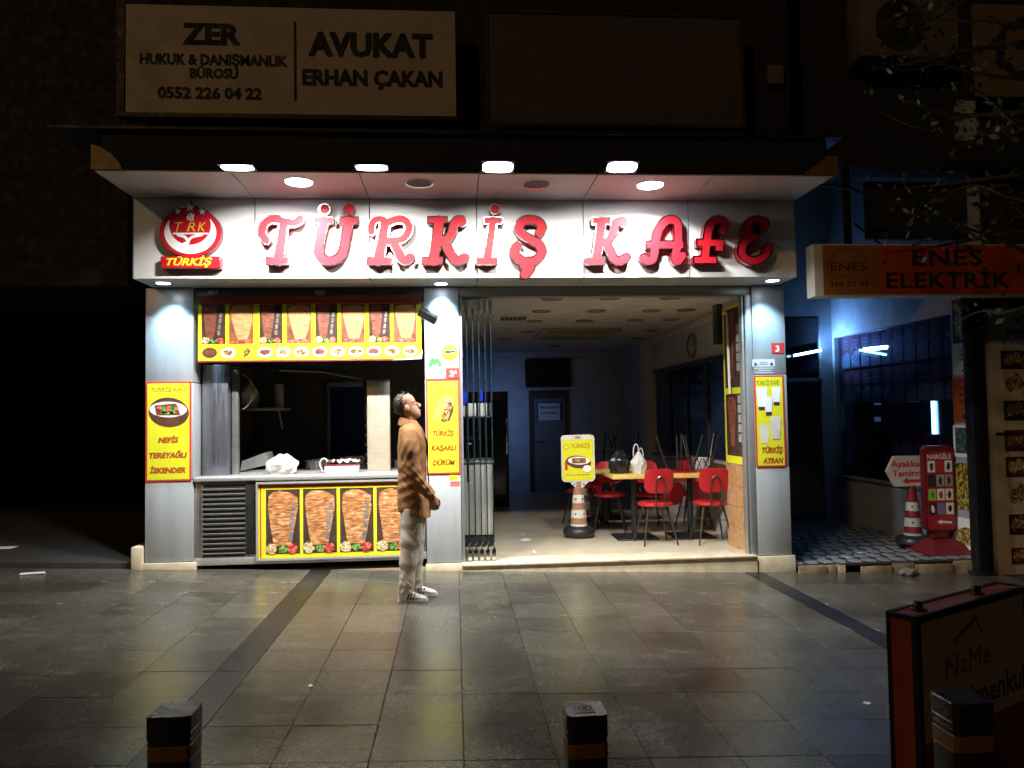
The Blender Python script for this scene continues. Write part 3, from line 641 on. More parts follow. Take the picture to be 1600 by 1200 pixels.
mb = MB(); b.poly(mb, [(U(70), V(690)), (U(130), V(540)), (U(180), V(490)), (U(225), V(485)), (U(200), V(540)), (U(140), V(650))], .011, .001); mb.build('bread_picture', M('print_bread', (.62, .36, .08), .45, var=.35, vs=30), s)
mb = MB(); b.poly(mb, [(U(145), V(690)), (U(170), V(590)), (U(225), V(500)), (U(250), V(500)), (U(240), V(590)), (U(190), V(700))], .0125, .001); mb.build('filling_picture', food, s)
mb = MB(); b.poly(mb, [(U(198), V(690)), (U(225), V(620)), (U(258), V(545)), (U(245), V(620)), (U(212), V(690))], .014, .001); mb.build('crust_picture', p_dark, s)
for w, xa, xb, y in (('TÜRKİŞ', 78, 252, 805), ('KAŞARLI', 66, 268, 917), ('DÜRÜM', 76, 256, 1030)): mb = MB(); b.text(mb, w, U(xa), U(xb), V(y), 40/730., .012, .06, .2); mb.build('lettering', M('print_bronze', (.27, .075, .003), .5), s)
b, t, s = poster((1177.5, 587), (1228, 729), 'pillar_poster', 'yellow poster with five white drink glasses and the word AYRAN')
U = lambda x: (x-82)/272.; V = lambda y: (1040-y)/705.
mb = MB(); b.text(mb, 'TÜRKİŞ KAFE', U(100), U(310), V(407), 32/705., .012, .02, .2); mb.build('lettering', p_olive, s)
for (x0, x1, y0, y1, o) in ((98, 200, 425, 600, 0), (240, 322, 425, 565, 0), (165, 245, 500, 640, .003), (115, 210, 715, 858, 0), (215, 320, 655, 825, .003)):
    sl = (x1-x0)*.17; mb = MB(); b.poly(mb, [(U(x0+sl), V(y1)), (U(x1-sl), V(y1)), (U(x1), V(y0+8)), (U(x1-8), V(y0)), (U(x0+8), V(y0)), (U(x0), V(y0+8))], .011+o, .001); gq = mb.build('glass_picture', p_white if y0 < 600 else M('print_ayran', (.66, .60, .52), .5), s)
    if y0 < 600: mb = MB(); b.rect(mb, U(x0+sl*.95), V(y1), U(x1-sl*.95), V(y1-24), .0123+o, .001); mb.build('glass_foot_picture', p_dark, s)
for w, xa, xb, y in (('TÜRKİŞ', 133, 328, 932), ('AYRAN', 140, 326, 1012)): mb = MB(); b.text(mb, w, U(xa), U(xb), V(y), 42/705., .012, .06, .2); mb.build('lettering', p_orange, s)
def numplate(tl, br, txt, label, small=None):
    b = boardY(tl, br, YF); t = thing('number_plate', label, 'number plate', tuple(b(.5, 0)), 'red house number plates')
    mb = MB(); b.rect(mb, 0, 0, 1, 1, .001, .004); p = mb.build('plate', p_red, t)
    mb = MB(); b.text(mb, txt, .32 if not small else .28, .62 if not small else .60, .18, .55, .0056, .02)
    if small: b.text(mb, small, .64, .82, .45, .35, .0056, .01)
    mb.build('lettering', p_white, p)
numplate((697, 575.5), (717.5, 591), '3', 'red house number plate 3A above the wrap poster', 'A'); numplate((1205, 536), (1225, 552), '3', 'red house number plate 3 above the ayran poster')
b = boardY((669, 558.5), (690, 574), YF); mb = MB()
b.sdf(mb, lambda X, Y: strokes(X, Y, [('p', [(.02, .022), (.045, .078), (.068, .04)], .034), ('p', [(.068, .04), (.092, .078), (.118, .022)], .034)]), 0, 0, b.w, b.h, .004, .001, .001)
setp(mb.build('wall_sticker', p_green), 'bright green M-shaped sticker on the middle pillar', 'sticker')
b = boardY((690, 539), (715.5, 563.5), YF); t = thing('wall_sticker', 'round yellow card sticker with small black print on the middle pillar', 'sticker', tuple(b(.5, 0)))
mb = MB(); b.ell(mb, .5, .5, .5, .5, .001, .001, 36); s = mb.build('disc', p_yellow, t)
mb = MB(); b.poly(mb, [(.18, .5), (.48, .44), (.55, .62), (.25, .66)], .003, .0005); b.poly(mb, [(.5, .48), (.85, .56), (.82, .68), (.55, .6)], .003, .0005); mb.build('card_picture', M('print_navy', (.03, .04, .12), .5), s)
mb = MB(); b.text(mb, 'BURADA', .22, .78, .26, .10, .003, .03); b.text(mb, 'GEÇER', .3, .7, .12, .09, .003, .03); mb.build('lettering', p_black, s)
b = boardY((1174, 561.5), (1213, 584), YF); t = thing('notice_sticker', 'small white alarm notice above the ayran poster', 'sticker', tuple(b(.5, 0)))
mb = MB(); b.rect(mb, .03, .5, .95, 1, .001, .001); s = mb.build('sheet', M('notice_white', (.62, .64, .66), .5), t)
mb = MB(); b.poly(mb, [(.08, .58), (.24, .58), (.16, .82)], .0025, .0004); b.poly(mb, [(.74, .58), (.9, .58), (.82, .82)], .0025, .0004); b.rect(mb, .3, .64, .7, .68, .0025, .0004); b.rect(mb, .34, .76, .66, .79, .0025, .0004); mb.build('marks', p_black, s)
mb = MB(); b.rect(mb, .1, .36, .9, .42, .001, .0005); b.rect(mb, .28, .2, .78, .26, .001, .0005); b.rect(mb, .15, .04, .86, .10, .001, .0005); mb.build('print_lines', M('notice_white'), t)
b = boardY((701, 741.5), (719, 760), YF); t = thing('small_sticker', 'tiny yellow and red sticker low on the middle pillar', 'sticker', tuple(b(.5, 0)))
mb = MB(); b.rect(mb, .05, .55, .8, 1, .001, .0006); mb.build('sheet', p_yellow, t); mb = MB(); b.rect(mb, .1, 0, 1, .45, .001, .0006); s = mb.build('sheet', M('sticker_pink', (.55, .30, .28), .5), t)
mb = MB(); b.rect(mb, .16, .24, .9, .36, .002, .0004); b.rect(mb, .16, .08, .9, .16, .002, .0004); mb.build('print_lines', p_red, s)
b = boardY((1184, 735), (1196, 741), YF); mb = MB(); b.rect(mb, 0, .4, 1, 1, .001, .0006); setp(mb.build('paper_scrap', M('notice_white')), 'torn white paper scrap under the ayran poster', 'scrap')
# unlit ribbed lamp on the middle pillar
p = aty(668, 494, YF-.12); t = thing('wall_lamp', 'unlit ribbed metal spotlight on an arm at the middle pillar', 'lamp', tuple(p))
ax = np.array([.86, 0, -.5]); ay = np.array([.5*.8, -.6, .86*.8]); ay /= np.linalg.norm(ay); az = np.cross(ax, ay)
def Q3(a, b, c): return tuple(p+ax*a+ay*b+az*c)
def obox(mb, a, b, c): mb.add([Q3(x, y, z) for z in c for x, y in ((a[0], b[0]), (a[1], b[0]), (a[1], b[1]), (a[0], b[1]))], [(3, 2, 1, 0), (4, 5, 6, 7), (0, 1, 5, 4), (1, 2, 6, 5), (2, 3, 7, 6), (3, 0, 4, 7)])
mb = MB(); obox(mb, (-.10, .10), (-.03, .04), (-.03, .03)); mb.build('housing', blackm, t)
for i in range(9): mb = MB(); obox(mb, (-.088+i*.02, -.078+i*.02), (-.048, -.03), (-.028, .028)); mb.build('rib', frame_m, t)
mb = MB(); obox(mb, (-.10, .10), (.041, .05), (-.032, .032)); mb.build('cover', chrome, t)
mb = MB(); mb.tube([Q3(.05, 0, .02), (p[0]+.09, YF-.05, p[2]-.02), (p[0]+.09, YF+.0, p[2]-.02)], .01, 8); mb.build('arm', blackm, t)
# ------------------------------------------------------------------ banner above the counter
YB1 = YF-.005
b = boardY((310, 474), (659, 560), YB1); t = thing('menu_banner', 'yellow banner with eight meat spit pictures and a row of plates above the counter', 'banner', tuple(b(.5, 0)))
mb = MB(); b.rect(mb, 0, 0, 1, 1, .001, .012); s = mb.build('sheet', p_yellow, t)
mb = MB(); b.rect(mb, -.005, .985, 1.0, 1.12, .0, .03); b.rect(mb, -.004, -.03, .96, -.001, .003, .012); mb.build('edge_strip', M('banner_red', (.20, .025, .02), .5), s)
mb = MB(); b.poly(mb, [(.86, -.03), (1.0, -.01), (1.005, .16), (.985, .03)], .0135, .01); mb.build('curled_corner', p_white, s)
wd = 1/8.15
def meat(b, s, u0, u1, v0, v1, kind, o=.014):
    w = u1-u0; h = v1-v0; X = lambda a: u0+w*a; Y = lambda a: v0+h*a
    mb = MB(); b.rect(mb, u0, v0, u1, v1, o, .001); pic = mb.build('spit_picture', p_dark if kind != 'l' else M('print_rust', (.26, .075, .03), .5, var=.5, vs=14), s)
    prof = {'d': [(.10, .97), (.62, .97), (.64, .8), (.60, .5), (.52, .22), (.46, .12), (.24, .12), (.18, .22), (.12, .5), (.08, .8)],
            'l': [(.12, .93), (.30, .97), (.80, .97), (.97, .88), (.96, .6), (.86, .3), (.74, .08), (.36, .08), (.24, .3), (.12, .6), (.06, .85)],
            'm': [(.08, .9), (.18, .95), (.4, .985), (.65, .96), (.93, .88), (.94, .7), (.84, .42), (.74, .13), (.22, .13), (.14, .42), (.06, .72)]}[kind]
    pts = []
    for i in range(len(prof)):
        a, c = prof[i], prof[(i+1) % len(prof)]
        for q in range(3): f = q/3; pts.append((X(a[0]+(c[0]-a[0])*f+random.uniform(-.008, .008)), Y(a[1]+(c[1]-a[1])*f+random.uniform(-.006, .006))))
    mb = MB(); b.poly(mb, pts, o+.0015, .001); mb.build('meat_cone', {'d': doner_d, 'l': doner_l, 'm': doner_m}[kind], pic)
    if kind != 'l':
        mb = MB()
        for i in range(4): x = .80-.03*(3-i); b.poly(mb, [(X(x-.06), Y(.22+i*.15)), (X(x+.06), Y(.215+i*.15)), (X(x+.085), Y(.335+i*.15)), (X(x-.035), Y(.34+i*.15))], o+.003, .001)
        mb.build('cup_stack', M('cup_grey', (.22, .19, .18), .5, var=.5, vs=18), pic)
        mb = MB(); b.ell(mb, X(.16), Y(.085), w*.17, h*.085, o+.0045, .001, 18, 0, .25); mb.build('fries', fries, pic)
        mb = MB(); b.ell(mb, X(.50), Y(.07), w*.14, h*.06, o+.0045, .001, 18, 0, .5); mb.build('greens', greens, pic)
        mb = MB(); b.ell(mb, X(.78), Y(.075), w*.16, h*.075, o+.0055, .001, 18, 0, .25); mb.build('tomatoes', tomato, pic)
    else:
        mb = MB(); b.ell(mb, X(.5), Y(.05), w*.42, h*.05, o+.003, .001, 24, 0, .2); mb.build('tomatoes', tomato, pic)
    return pic
edges = [(316, 352), (358, 395), (405, 440), (447, 485), (492, 526), (532, 569), (576, 609), (615, 651)]
for i, (xa, xb) in enumerate(edges):
    meat(b, s, (xa-310)/349., (xb-310)/349., .29, .97, 'd' if i % 2 == 0 else 'l')
for i in range(12):
    cu = (328+i*28.4-310)/349.; cv = .135
    mb = MB(); b.ell(mb, cu, cv, .033, .09, .014, .0008, 22); p = mb.build('plate_picture', p_brown if i == 0 else p_white if i not in (2,) else p_yellow, s)
    mb = MB(); b.ell(mb, cu, cv, .024 if i != 2 else .012, .05 if i != 2 else .10, .0155, .0008, 14, .0 if i != 2 else -.5, .35); mb.build('food_picture', food if i % 3 else M('print_meat'), p)
# ------------------------------------------------------------------ serving counter
cx0, cx1 = PL[1]+.004, PM[0]-.004
zt = aty(480, 742, YF)[2]; zb = aty(480, 880, YF)[2]
ct = thing('serving_counter', 'stainless steel serving counter with louvred grille and a lightbox of four meat spits', 'counter', ((cx0+cx1)/2, YF+.3, zb))
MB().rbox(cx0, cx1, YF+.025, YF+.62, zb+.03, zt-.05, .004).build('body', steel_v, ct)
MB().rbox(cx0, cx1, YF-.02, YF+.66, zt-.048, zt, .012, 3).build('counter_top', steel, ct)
MB().rbox(cx0, cx1, YF+.005, YF+.024, zb+.005, zb+.075, .003).build('kick_plate', steel, ct)
gb = boardY((318, 758), (384, 868), YF+.02)
mb = MB(); gb.rect(mb, 0, 0, 1, 1, .0, .004); gl = mb.build('grille', p_black, ct); mb = MB(); gb.frame(mb, -.05, -.03, 1.05, 1.03, .02, .0, .012); mb.build('grille_frame', steel_v, gl)
for i in range(14):
    v = .02+i*.069; mb = MB(); mb.add([gb(0, v, .006), gb(1, v, .006), gb(1, v+.025, .03), gb(0, v+.025, .03), gb(0, v+.005, .004), gb(1, v+.005, .004), gb(1, v+.033, .03), gb(0, v+.033, .03)], [(0, 1, 2, 3), (7, 6, 5, 4), (3, 2, 6, 7), (0, 4, 5, 1)]); mb.build('slat', steel, gl)
x = aty(392, 800, YF)[0]; MB().rbox(x-.055, x+.055, YF+.006, YF+.024, zb+.1, zt-.06, .004).build('dark_panel', M('dark_steel', (.05, .05, .05), .35, .6), ct)
lb = boardY((404, 757), (660, 865), YF-.0); mb = MB(); lb.rect(mb, 0, 0, 1, 1, -.02, .024); bx = mb.build('lightbox', p_yellow, ct)
mb = MB(); lb.frame(mb, -.012, -.03, 1.008, 1.03, .018, -.018, .05); mb.build('lightbox_frame', steel, bx); mb = MB(); lb.rect(mb, .012, .955, .99, .985, .0045, .001); lb.rect(mb, .008, .01, .016, .985, .0045, .001); mb.build('red_line', p_red, bx)
for i in range(4): meat(lb, bx, .045+i*.225, .045+i*.225+.205, .055, .925, 'm', .0045)
# things on and behind the counter
def bag(cx, cy, z, w, d, h, mat, name, label, seed, handles=True, tilt=0):
    r = np.random.RandomState(seed); t = thing(name, label, 'bag', (cx, cy, z)); rings = []; n = 26
    ph = r.rand(6)*6.28; mb = MB(); vs = []; fs = []; m = 12
    for i in range(m):
        f = i/(m-1); sx = w/2*(.86+.22*math.sin(f*2.6))*(1 if f < .55 else 1-.62*((f-.55)/.45)**1.3); sy = d/2*(.9+.15*math.sin(f*3))*(1 if f < .6 else 1-.75*(f-.6)/.4)
        for k in range(n):
            a = 2*math.pi*k/n; q = 1+.08*math.sin(3*a+ph[0]+4*f)+.07*math.sin(7*a+ph[1]-6*f)+.05*math.sin(11*a+ph[2]+9*f)+.03*r.randn()
            zz = h*f*(1+.09*math.sin(2*a+ph[3])*(f > .7)); vs.append((cx+sx*math.cos(a)*q+tilt*f, cy+sy*math.sin(a)*q, z+zz))
    for i in range(m-1):
        for k in range(n): fs.append((i*n+k, i*n+(k+1) % n, (i+1)*n+(k+1) % n, (i+1)*n+k))
    fs += [tuple(range(n))[::-1], tuple((m-1)*n+k for k in range(n))]; mb.add(vs, fs); mb.build('sack', mat, t)
    if handles:
        for s in (-1, 1):
            mb = MB(); x = cx+tilt+s*w*.16; hh_ = 1 if s < 0 else .86; pts = [(x-w*.16, cy, z+h*.80), (x-w*.22, cy-.01, z+h*1.10*hh_), (x-w*.07, cy-.01*s, z+h*1.42*hh_), (x+w*.10, cy, z+h*1.40*hh_), (x+w*.2, cy+.01, z+h*1.1*hh_), (x+w*.13, cy, z+h*.80)]
            mb.tube(smooth_path(pts, 4), .0075, 6); mb.build('handle', mat, t)
    return t
wbag = M('white_plastic_bag', (.60, .59, .56), .4, var=.12, bump=.9, bs=14)
p = aty(440, 742, YF+.22); bag(p[0], YF+.22, zt, .30, .22, .19, wbag, 'plastic_bag', 'crumpled white plastic bag lying on the steel counter', 3, False, .02)
mb = MB(); mb.tube(smooth_path([(p[0]-.10, YF+.16, zt+.12), (p[0]-.12, YF+.15, zt+.2), (p[0]-.07, YF+.15, zt+.24), (p[0]-.02, YF+.16, zt+.17)], 4), [.012]*13, 6)
p = aty(535, 740, YF+.25); t = thing('takeaway_box', 'white red-edged tray wrapped in clear film on the steel counter', 'box', (p[0], YF+.25, zt))
MB().rbox(p[0]-.165, p[0]+.165, YF+.15, YF+.35, zt+.001, zt+.075, .006).build('tray', p_white, t); MB().rbox(p[0]-.17, p[0]+.17, YF+.145, YF+.355, zt+.076, zt+.086, .004).build('rim', M('banner_red'), t)
r = np.random.RandomState(5); mb = MB(); N = 14
mb.add([(p[0]-.15+.32*i/(N-1), YF+.16+.18*j/(N-1), zt+.09+.045*abs(math.sin(i*1.1+j*.4))*r.rand()+.01) for i in range(N) for j in range(N)], [(i*N+j, (i+1)*N+j, (i+1)*N+j+1, i*N+j+1) for i in range(N-1) for j in range(N-1)]); mb.build('cling_film', M('film', (.6, .6, .58), .15, var=.3), t, recalc=False)
mb = MB(); mb.tube(smooth_path([(p[0]-.19, YF+.2, zt+.01), (p[0]-.22, YF+.2, zt+.1), (p[0]-.18, YF+.2, zt+.15), (p[0]-.12, YF+.2, zt+.1)], 4), .008, 6); mb.build('film_twist', M('film'), t)
a, c = aty(573, 596, YF+.36), aty(610, 738, YF+.36); t = thing('spit_grill', 'tall upright stainless heat shield of the vertical meat grill', 'grill', ((a[0]+c[0])/2, YF+.4, zt))
MB().rbox(a[0], c[0], YF+.36, YF+.44, zt, a[2], .008).build('heat_shield', M('lamp_tinted_steel', (.50, .43, .33), .42, .35, .10, 26, stretch=(.3, .3, 3)), t); MB().rbox(a[0]-.012, c[0]+.005, YF+.35, YF+.45, a[2]+.001, a[2]+.018, .003).build('top_cap', chrome, t)  # warm tint of the lamps put into the steel colour
for i in range(8): MB().lathe([(.010, 0), (.012, .012), (.006, .022)], (a[0]-.014, YF+.40, zt+.06+i*.10), 10, 'z').build('knob', blackm, t)
a, c = aty(316, 570, YF+.2), aty(356, 742, YF+.2); t = thing('steel_cabinet', 'tall dark steel cabinet side standing at the louvred end of the counter', 'cabinet', ((a[0]+c[0])/2, YF+.4, zt))
MB().rbox(a[0], c[0], YF+.2, YF+.6, zt, a[2], .006).build('side_panel', M('blued_steel', (.24, .24, .27), .36, .8, .12, 20, stretch=(1, 1, .05)), t); MB().rbox(c[0]+.012, c[0]+.075, YF+.3, YF+.36, zt, a[2]-.05, .004).build('post', steel_v, t)
# kitchen
a, c = aty(372, 638, 9.0), aty(446, 644, 9.0); sh = thing('wall_shelf', 'steel wall shelf in the dark kitchen', 'shelf', ((a[0]+c[0])/2, 9.0, a[2]))
MB().rbox(X0+.002, c[0], 8.9, 9.3, a[2]-.03, a[2], .004).build('board', steel_v, sh); 
for xx in (a[0]-.2, c[0]-.1): MB().tube([(xx, 9.1, a[2]-.03), (xx, 9.28, a[2]-.25)], .012, 6).build('bracket', steel_v, sh)
bag((a[0]+aty(400, 640, 9)[0])/2, 9.08, a[2], .20, .2, .30, M('dim_bag', (.50, .45, .36), .6, bump=.3), 'kitchen_sack', 'pale stuffed sack on the kitchen shelf', 8, False)
p = aty(436, 636, 9.05); mb = MB(); mb.lathe([(.05, 0), (.055, .02), (.055, .26), (.045, .28)], (p[0], 9.05, a[2]), 18); setp(mb.build('storage_jar', M('dull_jar', (.28, .24, .18), .5)), 'round storage jar at the end of the kitchen shelf', 'jar')
c0 = aty(372, 612, 8.5); mb = MB(); mb.tube([(c0[0]+.16*math.cos(q), 8.5, c0[2]+.2*math.sin(q)) for q in np.linspace(-1.25, 1.25, 14)], .007, 6); setp(mb.build('wire_hoop', chrome), 'thin bent metal hoop hanging in the kitchen window', 'hoop')
hd = thing('extractor_hood', 'dark steel extractor hood hanging over the kitchen', 'hood', (-1.9, 9.2, 2.2))
mb = MB(); mb.add([(X0+.1, 8.8, 2.25), (-1.15, 8.8, 2.12), (-1.15, 10, 2.12), (X0+.1, 10, 2.25), (X0+.3, 9.1, 2.7), (-1.6, 9.1, 2.7), (-1.6, 9.8, 2.7), (X0+.3, 9.8, 2.7)], [(0, 3, 2, 1), (4, 5, 6, 7), (0, 1, 5, 4), (1, 2, 6, 5), (2, 3, 7, 6), (3, 0, 4, 7)]); mb.build('canopy', M('dark_steel'), hd)
MB().rbox(-2.3, -1.9, 9.3, 9.6, 2.705, CE-.001, .01).build('duct', M('dark_steel'), hd)
mb = MB(); q = [aty(300+x/4.706, 560+y/4.706, 8.2) for x, y in ((640, 90), (950, 100), (1250, 155))]; mb.tube(q, .004, 5); setp(mb.build('cord', M('pale_cord', (.5, .4, .25), .6)), 'thin pale cord strung across the kitchen opening', 'cord')
p0 = aty(372, 715, 8.3); t = thing('plastic_crate', 'clear plastic container tilted on the kitchen worktop', 'container', (p0[0]+.2, 8.3, .98))
wt = thing('kitchen_worktop', 'dark kitchen worktop behind the serving counter', 'worktop', (-1.6, 8.75, FL)); MB().rbox(X0+.01, -.45, 8.38, 8.95, FL+.0, .93, .006).build('base_unit', M('dark_steel'), wt); MB().rbox(X0+.01, -.44, 8.33, 8.97, .932, .965, .006).build('top', steel_v, wt)
mb = MB(); mb.add([(p0[0]-.02, 8.45, .99), (p0[0]+.30, 8.45, 1.06), (p0[0]+.30, 8.7, 1.06), (p0[0]-.02, 8.7, .99), (p0[0]-.0, 8.45, 1.10), (p0[0]+.26, 8.45, 1.19), (p0[0]+.26, 8.7, 1.19), (p0[0], 8.7, 1.10)], [(0, 3, 2, 1), (4, 5, 6, 7), (0, 1, 5, 4), (1, 2, 6, 5), (2, 3, 7, 6), (3, 0, 4, 7)]); mb.build('lid', M('smoky_plastic', (.22, .23, .23), .2), t)
MB().rbox(p0[0]-.01, p0[0]+.27, 8.47, 8.68, .967, 1.0, .01).build('tub', M('smoky_plastic'), t)
for i, (dx, rr, hh) in enumerate(((.55, .13, .11), (.95, .16, .14), (1.5, .12, .1))):
    mb = MB(); mb.lathe([(rr*.9, 0), (rr, .01), (rr, hh), (rr*1.06, hh+.006), (rr*.97, hh+.008), (rr*.95, hh*.3), (.01, hh*.3)], (-2.1+dx, 8.66, .966), 26, cap=False); setp(mb.build('cooking_pot', M('pot_steel', (.30, .30, .30), .3, 1)), ('small', 'wide', 'low')[i]+' steel cooking pot on the dark kitchen worktop', 'pot')
p = aty(500, 640, 11.18)
# ------------------------------------------------------------------ folding glass doors stacked at the left of the doorway
for i in range(5):
    x = PM[1]+.085+i*.062; yy0, yy1 = YF+.10, YF+.78-.02*i
    t = thing('folding_glass_panel', 'frameless folding glass door panel, %s in the stack from the middle pillar' % ('first', 'second', 'third', 'fourth', 'fifth')[i], 'glass door', (x, yy0, FL), 'folding glass panels stacked open')
    MB().box(x-.005, x+.005, yy0, yy1, FL+.09, hz-.09).build('pane', clear_glass, t)
    MB().box(x-.0052, x+.0052, yy0-.006, yy0-.0005, FL+.09, hz-.09).build('pane_edge', M('glass_edge', (.008, .016, .016), .3), t)
    MB().rbox(x-.02, x+.02, yy0-.01, yy0+.08, FL+.03, FL+.14, .004).build('bottom_clamp', chrome, t); MB().rbox(x-.02, x+.02, yy0-.01, yy0+.08, hz-.12, hz-.02, .004).build('top_clamp', steel, t)
    MB().tube([(x-.02, yy0+.02, FL+.14), (x+.012, yy0-.015, FL+.22)], .006, 6).build('latch', chrome, t); MB().tube([(x-.02, yy0+.02, hz-.12), (x+.012, yy0-.015, hz-.22)], .006, 6).build('latch', steel_v, t)
    if i == 1: MB().tube([(x-.03, yy0+.1, FL+.82), (x-.07, yy0+.1, FL+.82), (x-.07, yy0+.1, FL+1.22), (x-.03, yy0+.1, FL+1.22)], .012, 8).build('pull_handle', chrome, t)
# drinks cooler and cupboard behind the glass
ck = thing('drinks_cabinet', 'steel cabinet with bottles and a small blue lit sign behind the glass panels', 'cabinet', (.28, 8.9, FL))
MB().rbox(-.02, .42, 8.75, 9.35, FL+.14, 1.0, .01).build('steel_base', steel, ck); MB().rbox(-.02, .42, 8.77, 9.33, FL+.0, FL+.139, .004).build('kick', p_black, ck); MB().rbox(-.04, .44, 8.73, 9.37, 1.001, 1.03, .006).build('top', steel_v, ck)
MB().rbox(-.03, .43, 8.95, 9.3, 1.52, 1.545, .004).build('shelf_board', M('dark_steel'), ck); MB().rbox(-.03, .0, 9.25, 9.35, 1.03, 2.1, .004).build('upright', M('dark_steel'), ck)
for i in range(3): MB().rbox(.02+i*.13, .12+i*.13, 8.98, 9.2, 1.546, 1.70, .004).build('carton', p_white, ck)
MB().rbox(.0, .14, 8.93, 8.96, 1.70, 1.84, .006).build('blue_sign', M('blue_glow', (.01, .03, .5), .4, emit=.45, ecol=(.02, .06, .9)), ck)
MB().rbox(.30, .33, 8.93, 8.96, 1.72, 1.86, .004).build('blue_sign', M('blue_glow'), ck)
# ------------------------------------------------------------------ dining room
fx = aty(795, 700, 12.6)[0]
fr = thing('drinks_fridge', 'tall black drinks fridge with a blue lit side against the back of the room', 'fridge', (fx-.4, 12.9, FL))
MB().rbox(fx-.75, fx, 12.6, 13.2, FL, 1.95, .015).build('cabinet', black, fr); MB().box(fx-.7, fx-.06, 12.592, 12.599, FL+.2, 1.8).build('door_glass', M('night_pane'), fr)
MB().rbox(fx-.05, fx-.02, 12.55, 12.59, .9, 1.5, .006).build('handle', chrome, fr)
MB().rbox(fx-.5, fx-.05, 13.202, 13.24, 1.0, 1.9, .004).build('added_blue_panel', M('added_blue_panel', (.1, .2, .8), .4, emit=.8, ecol=(.12, .32, 1.0)), fr)  # unseen source, added behind the fridge for the blue on the back wall
area_light('added_blue_light', fr, (fx-.28, 13.26, 1.5), (.12, 1, -.1), .4, .7, 3.2, (.20, .42, 1.0), 110)
db = boardY((826, 617), (889, 768), YB-.02); t = thing('back_door', 'closed grey door with a white paper notice in the back wall', 'door', tuple(db(.5, 0)))
mb = MB(); db.rect(mb, .12, 0, .92, .96, -.016, .03); lf = mb.build('leaf', M('door_grey', (.20, .20, .21), .5), t)
mb = MB(); db.rect(mb, 0, 0, .118, 1.0, -.018, .05); db.rect(mb, .922, 0, 1.04, 1.0, -.018, .05); db.rect(mb, 0, .962, 1.04, 1.04, -.018, .051); mb.build('frame', M('brown_wood', (.085, .045, .025), .45), t)
mb = MB(); a = db(.17, .52, .02); mb.tube([tuple(a), tuple(a+np.array([0, -.05, 0])), tuple(a+np.array([.13, -.05, 0]))], .012, 8); mb.build('handle', chrome, lf)
mb = MB(); db.rect(mb, .20, .73, .88, .92, .015, .003); mb.build('sign_backing', M('print_navy', (.03, .04, .12), .5), lf)
mb = MB(); db.rect(mb, .24, .735, .80, .91, .0185, .001); nt_ = mb.build('paper_notice', p_white, lf)
mb = MB(); db.text(mb, 'Mesafeyi', .29, .76, .855, .03, .0205, .02); db.text(mb, 'Koruyalım', .31, .74, .80, .03, .0205, .02); mb.build('lettering', M('print_navy'), nt_)
tb = boardY((820, 562), (893, 605), YB-.1); t = thing('television', 'large dark wall television above the back door', 'television', tuple(tb(.5, 0)))
mb = MB(); mb.rbox(tb.P[0], tb.P[0]+tb.w, YB-.1, YB-.04, tb.P[2], tb.P[2]+tb.h, .01); bdy = mb.build('casing', black, t); mb = MB(); tb.rect(mb, .02, .04, .98, .97, .0005, .001); mb.build('screen', M('tv_screen', (.006, .006, .008), .12), bdy); mb = MB(); mb.rbox(tb.P[0]+.4, tb.P[0]+.6, YB-.039, YB-.002, tb.P[2]+.1, tb.P[2]+.3, .004); mb.build('bracket', blackm, t)
# recessed ceiling discs
ring_me = MB().lathe([(.11, -.012), (.115, -.004), (.09, -.002), (.09, -.001)], (0, 0, 0), 24, cap=False).mesh('ring'); ring_me.materials.append(M('disc_rim', (.30, .24, .17), .5))
disc_me = MB().lathe([(.001, -.008), (.10, -.008), (.108, -.003), (.001, -.003)], (0, 0, 0), 24, cap=False).mesh('diffuser'); disc_me.materials.append(M('disc_diffuser', (.30, .245, .185), .5))
dl = [(862, 466), (953, 465), (1047, 464.5), (846, 485.5), (932, 485), (1017, 484.5), (1072, 483.5), (835, 501), (913, 500.5), (992, 499.5), (1048, 498.5), (824, 518), (962, 516), (1020, 515.5), (788, 529.5), (879, 529), (944, 528), (995, 527.5), (866, 540), (855, 548.5), (945, 548.5)]
rown = ['the doorway', 'the second row inside', 'the third row inside', 'the row beside the air vent', 'the row behind the air vent', 'the far rows']
for i, (px, py) in enumerate(dl):
    p = atz(px, py, CE); ri = 0 if py < 470 else 1 if py < 490 else 2 if py < 505 else 3 if py < 520 else 4 if py < 535 else 5
    t = thing('ceiling_disc', 'unlit round recessed ceiling light in the room, in %s' % rown[ri], 'ceiling light', (p[0], p[1], CE-.001), 'unlit ceiling lights, '+rown[ri])
    for me in (ring_me, disc_me): o = bpy.data.objects.new(me.name, me); COL.objects.link(o); o.parent = t
a, c = atz(848, 513, CE), atz(945, 526, CE); t = thing('ceiling_air_unit', 'rectangular ceiling cassette air unit with a dark slot', 'air vent', ((a[0]+c[0])/2, (a[1]+c[1])/2, CE-.04))
MB().rbox(a[0], c[0], a[1], c[1], CE-.035, CE-.001, .008).build('panel', M('ivory_plastic', (.42, .34, .23), .5), t)
for i in range(4): y = a[1]+.1+i*(c[1]-a[1]-.2)/3; MB().rbox(a[0]+.08, c[0]-.08, y-.02, y+.02, CE-.042, CE-.036, .002).build('slot', p_black if i in (0, 3) else M('disc_rim'), t)
a, c = atz(783, 494, CE), atz(820, 499, CE); t = thing('ceiling_grille', 'small slotted ceiling grille near the folding glass panels', 'air vent', ((a[0]+c[0])/2, (a[1]+c[1])/2, CE-.02)); MB().rbox(a[0], c[0], min(a[1], c[1]), max(a[1], c[1]), CE-.015, CE-.001, .003).build('frame', M('ivory_plastic'), t)
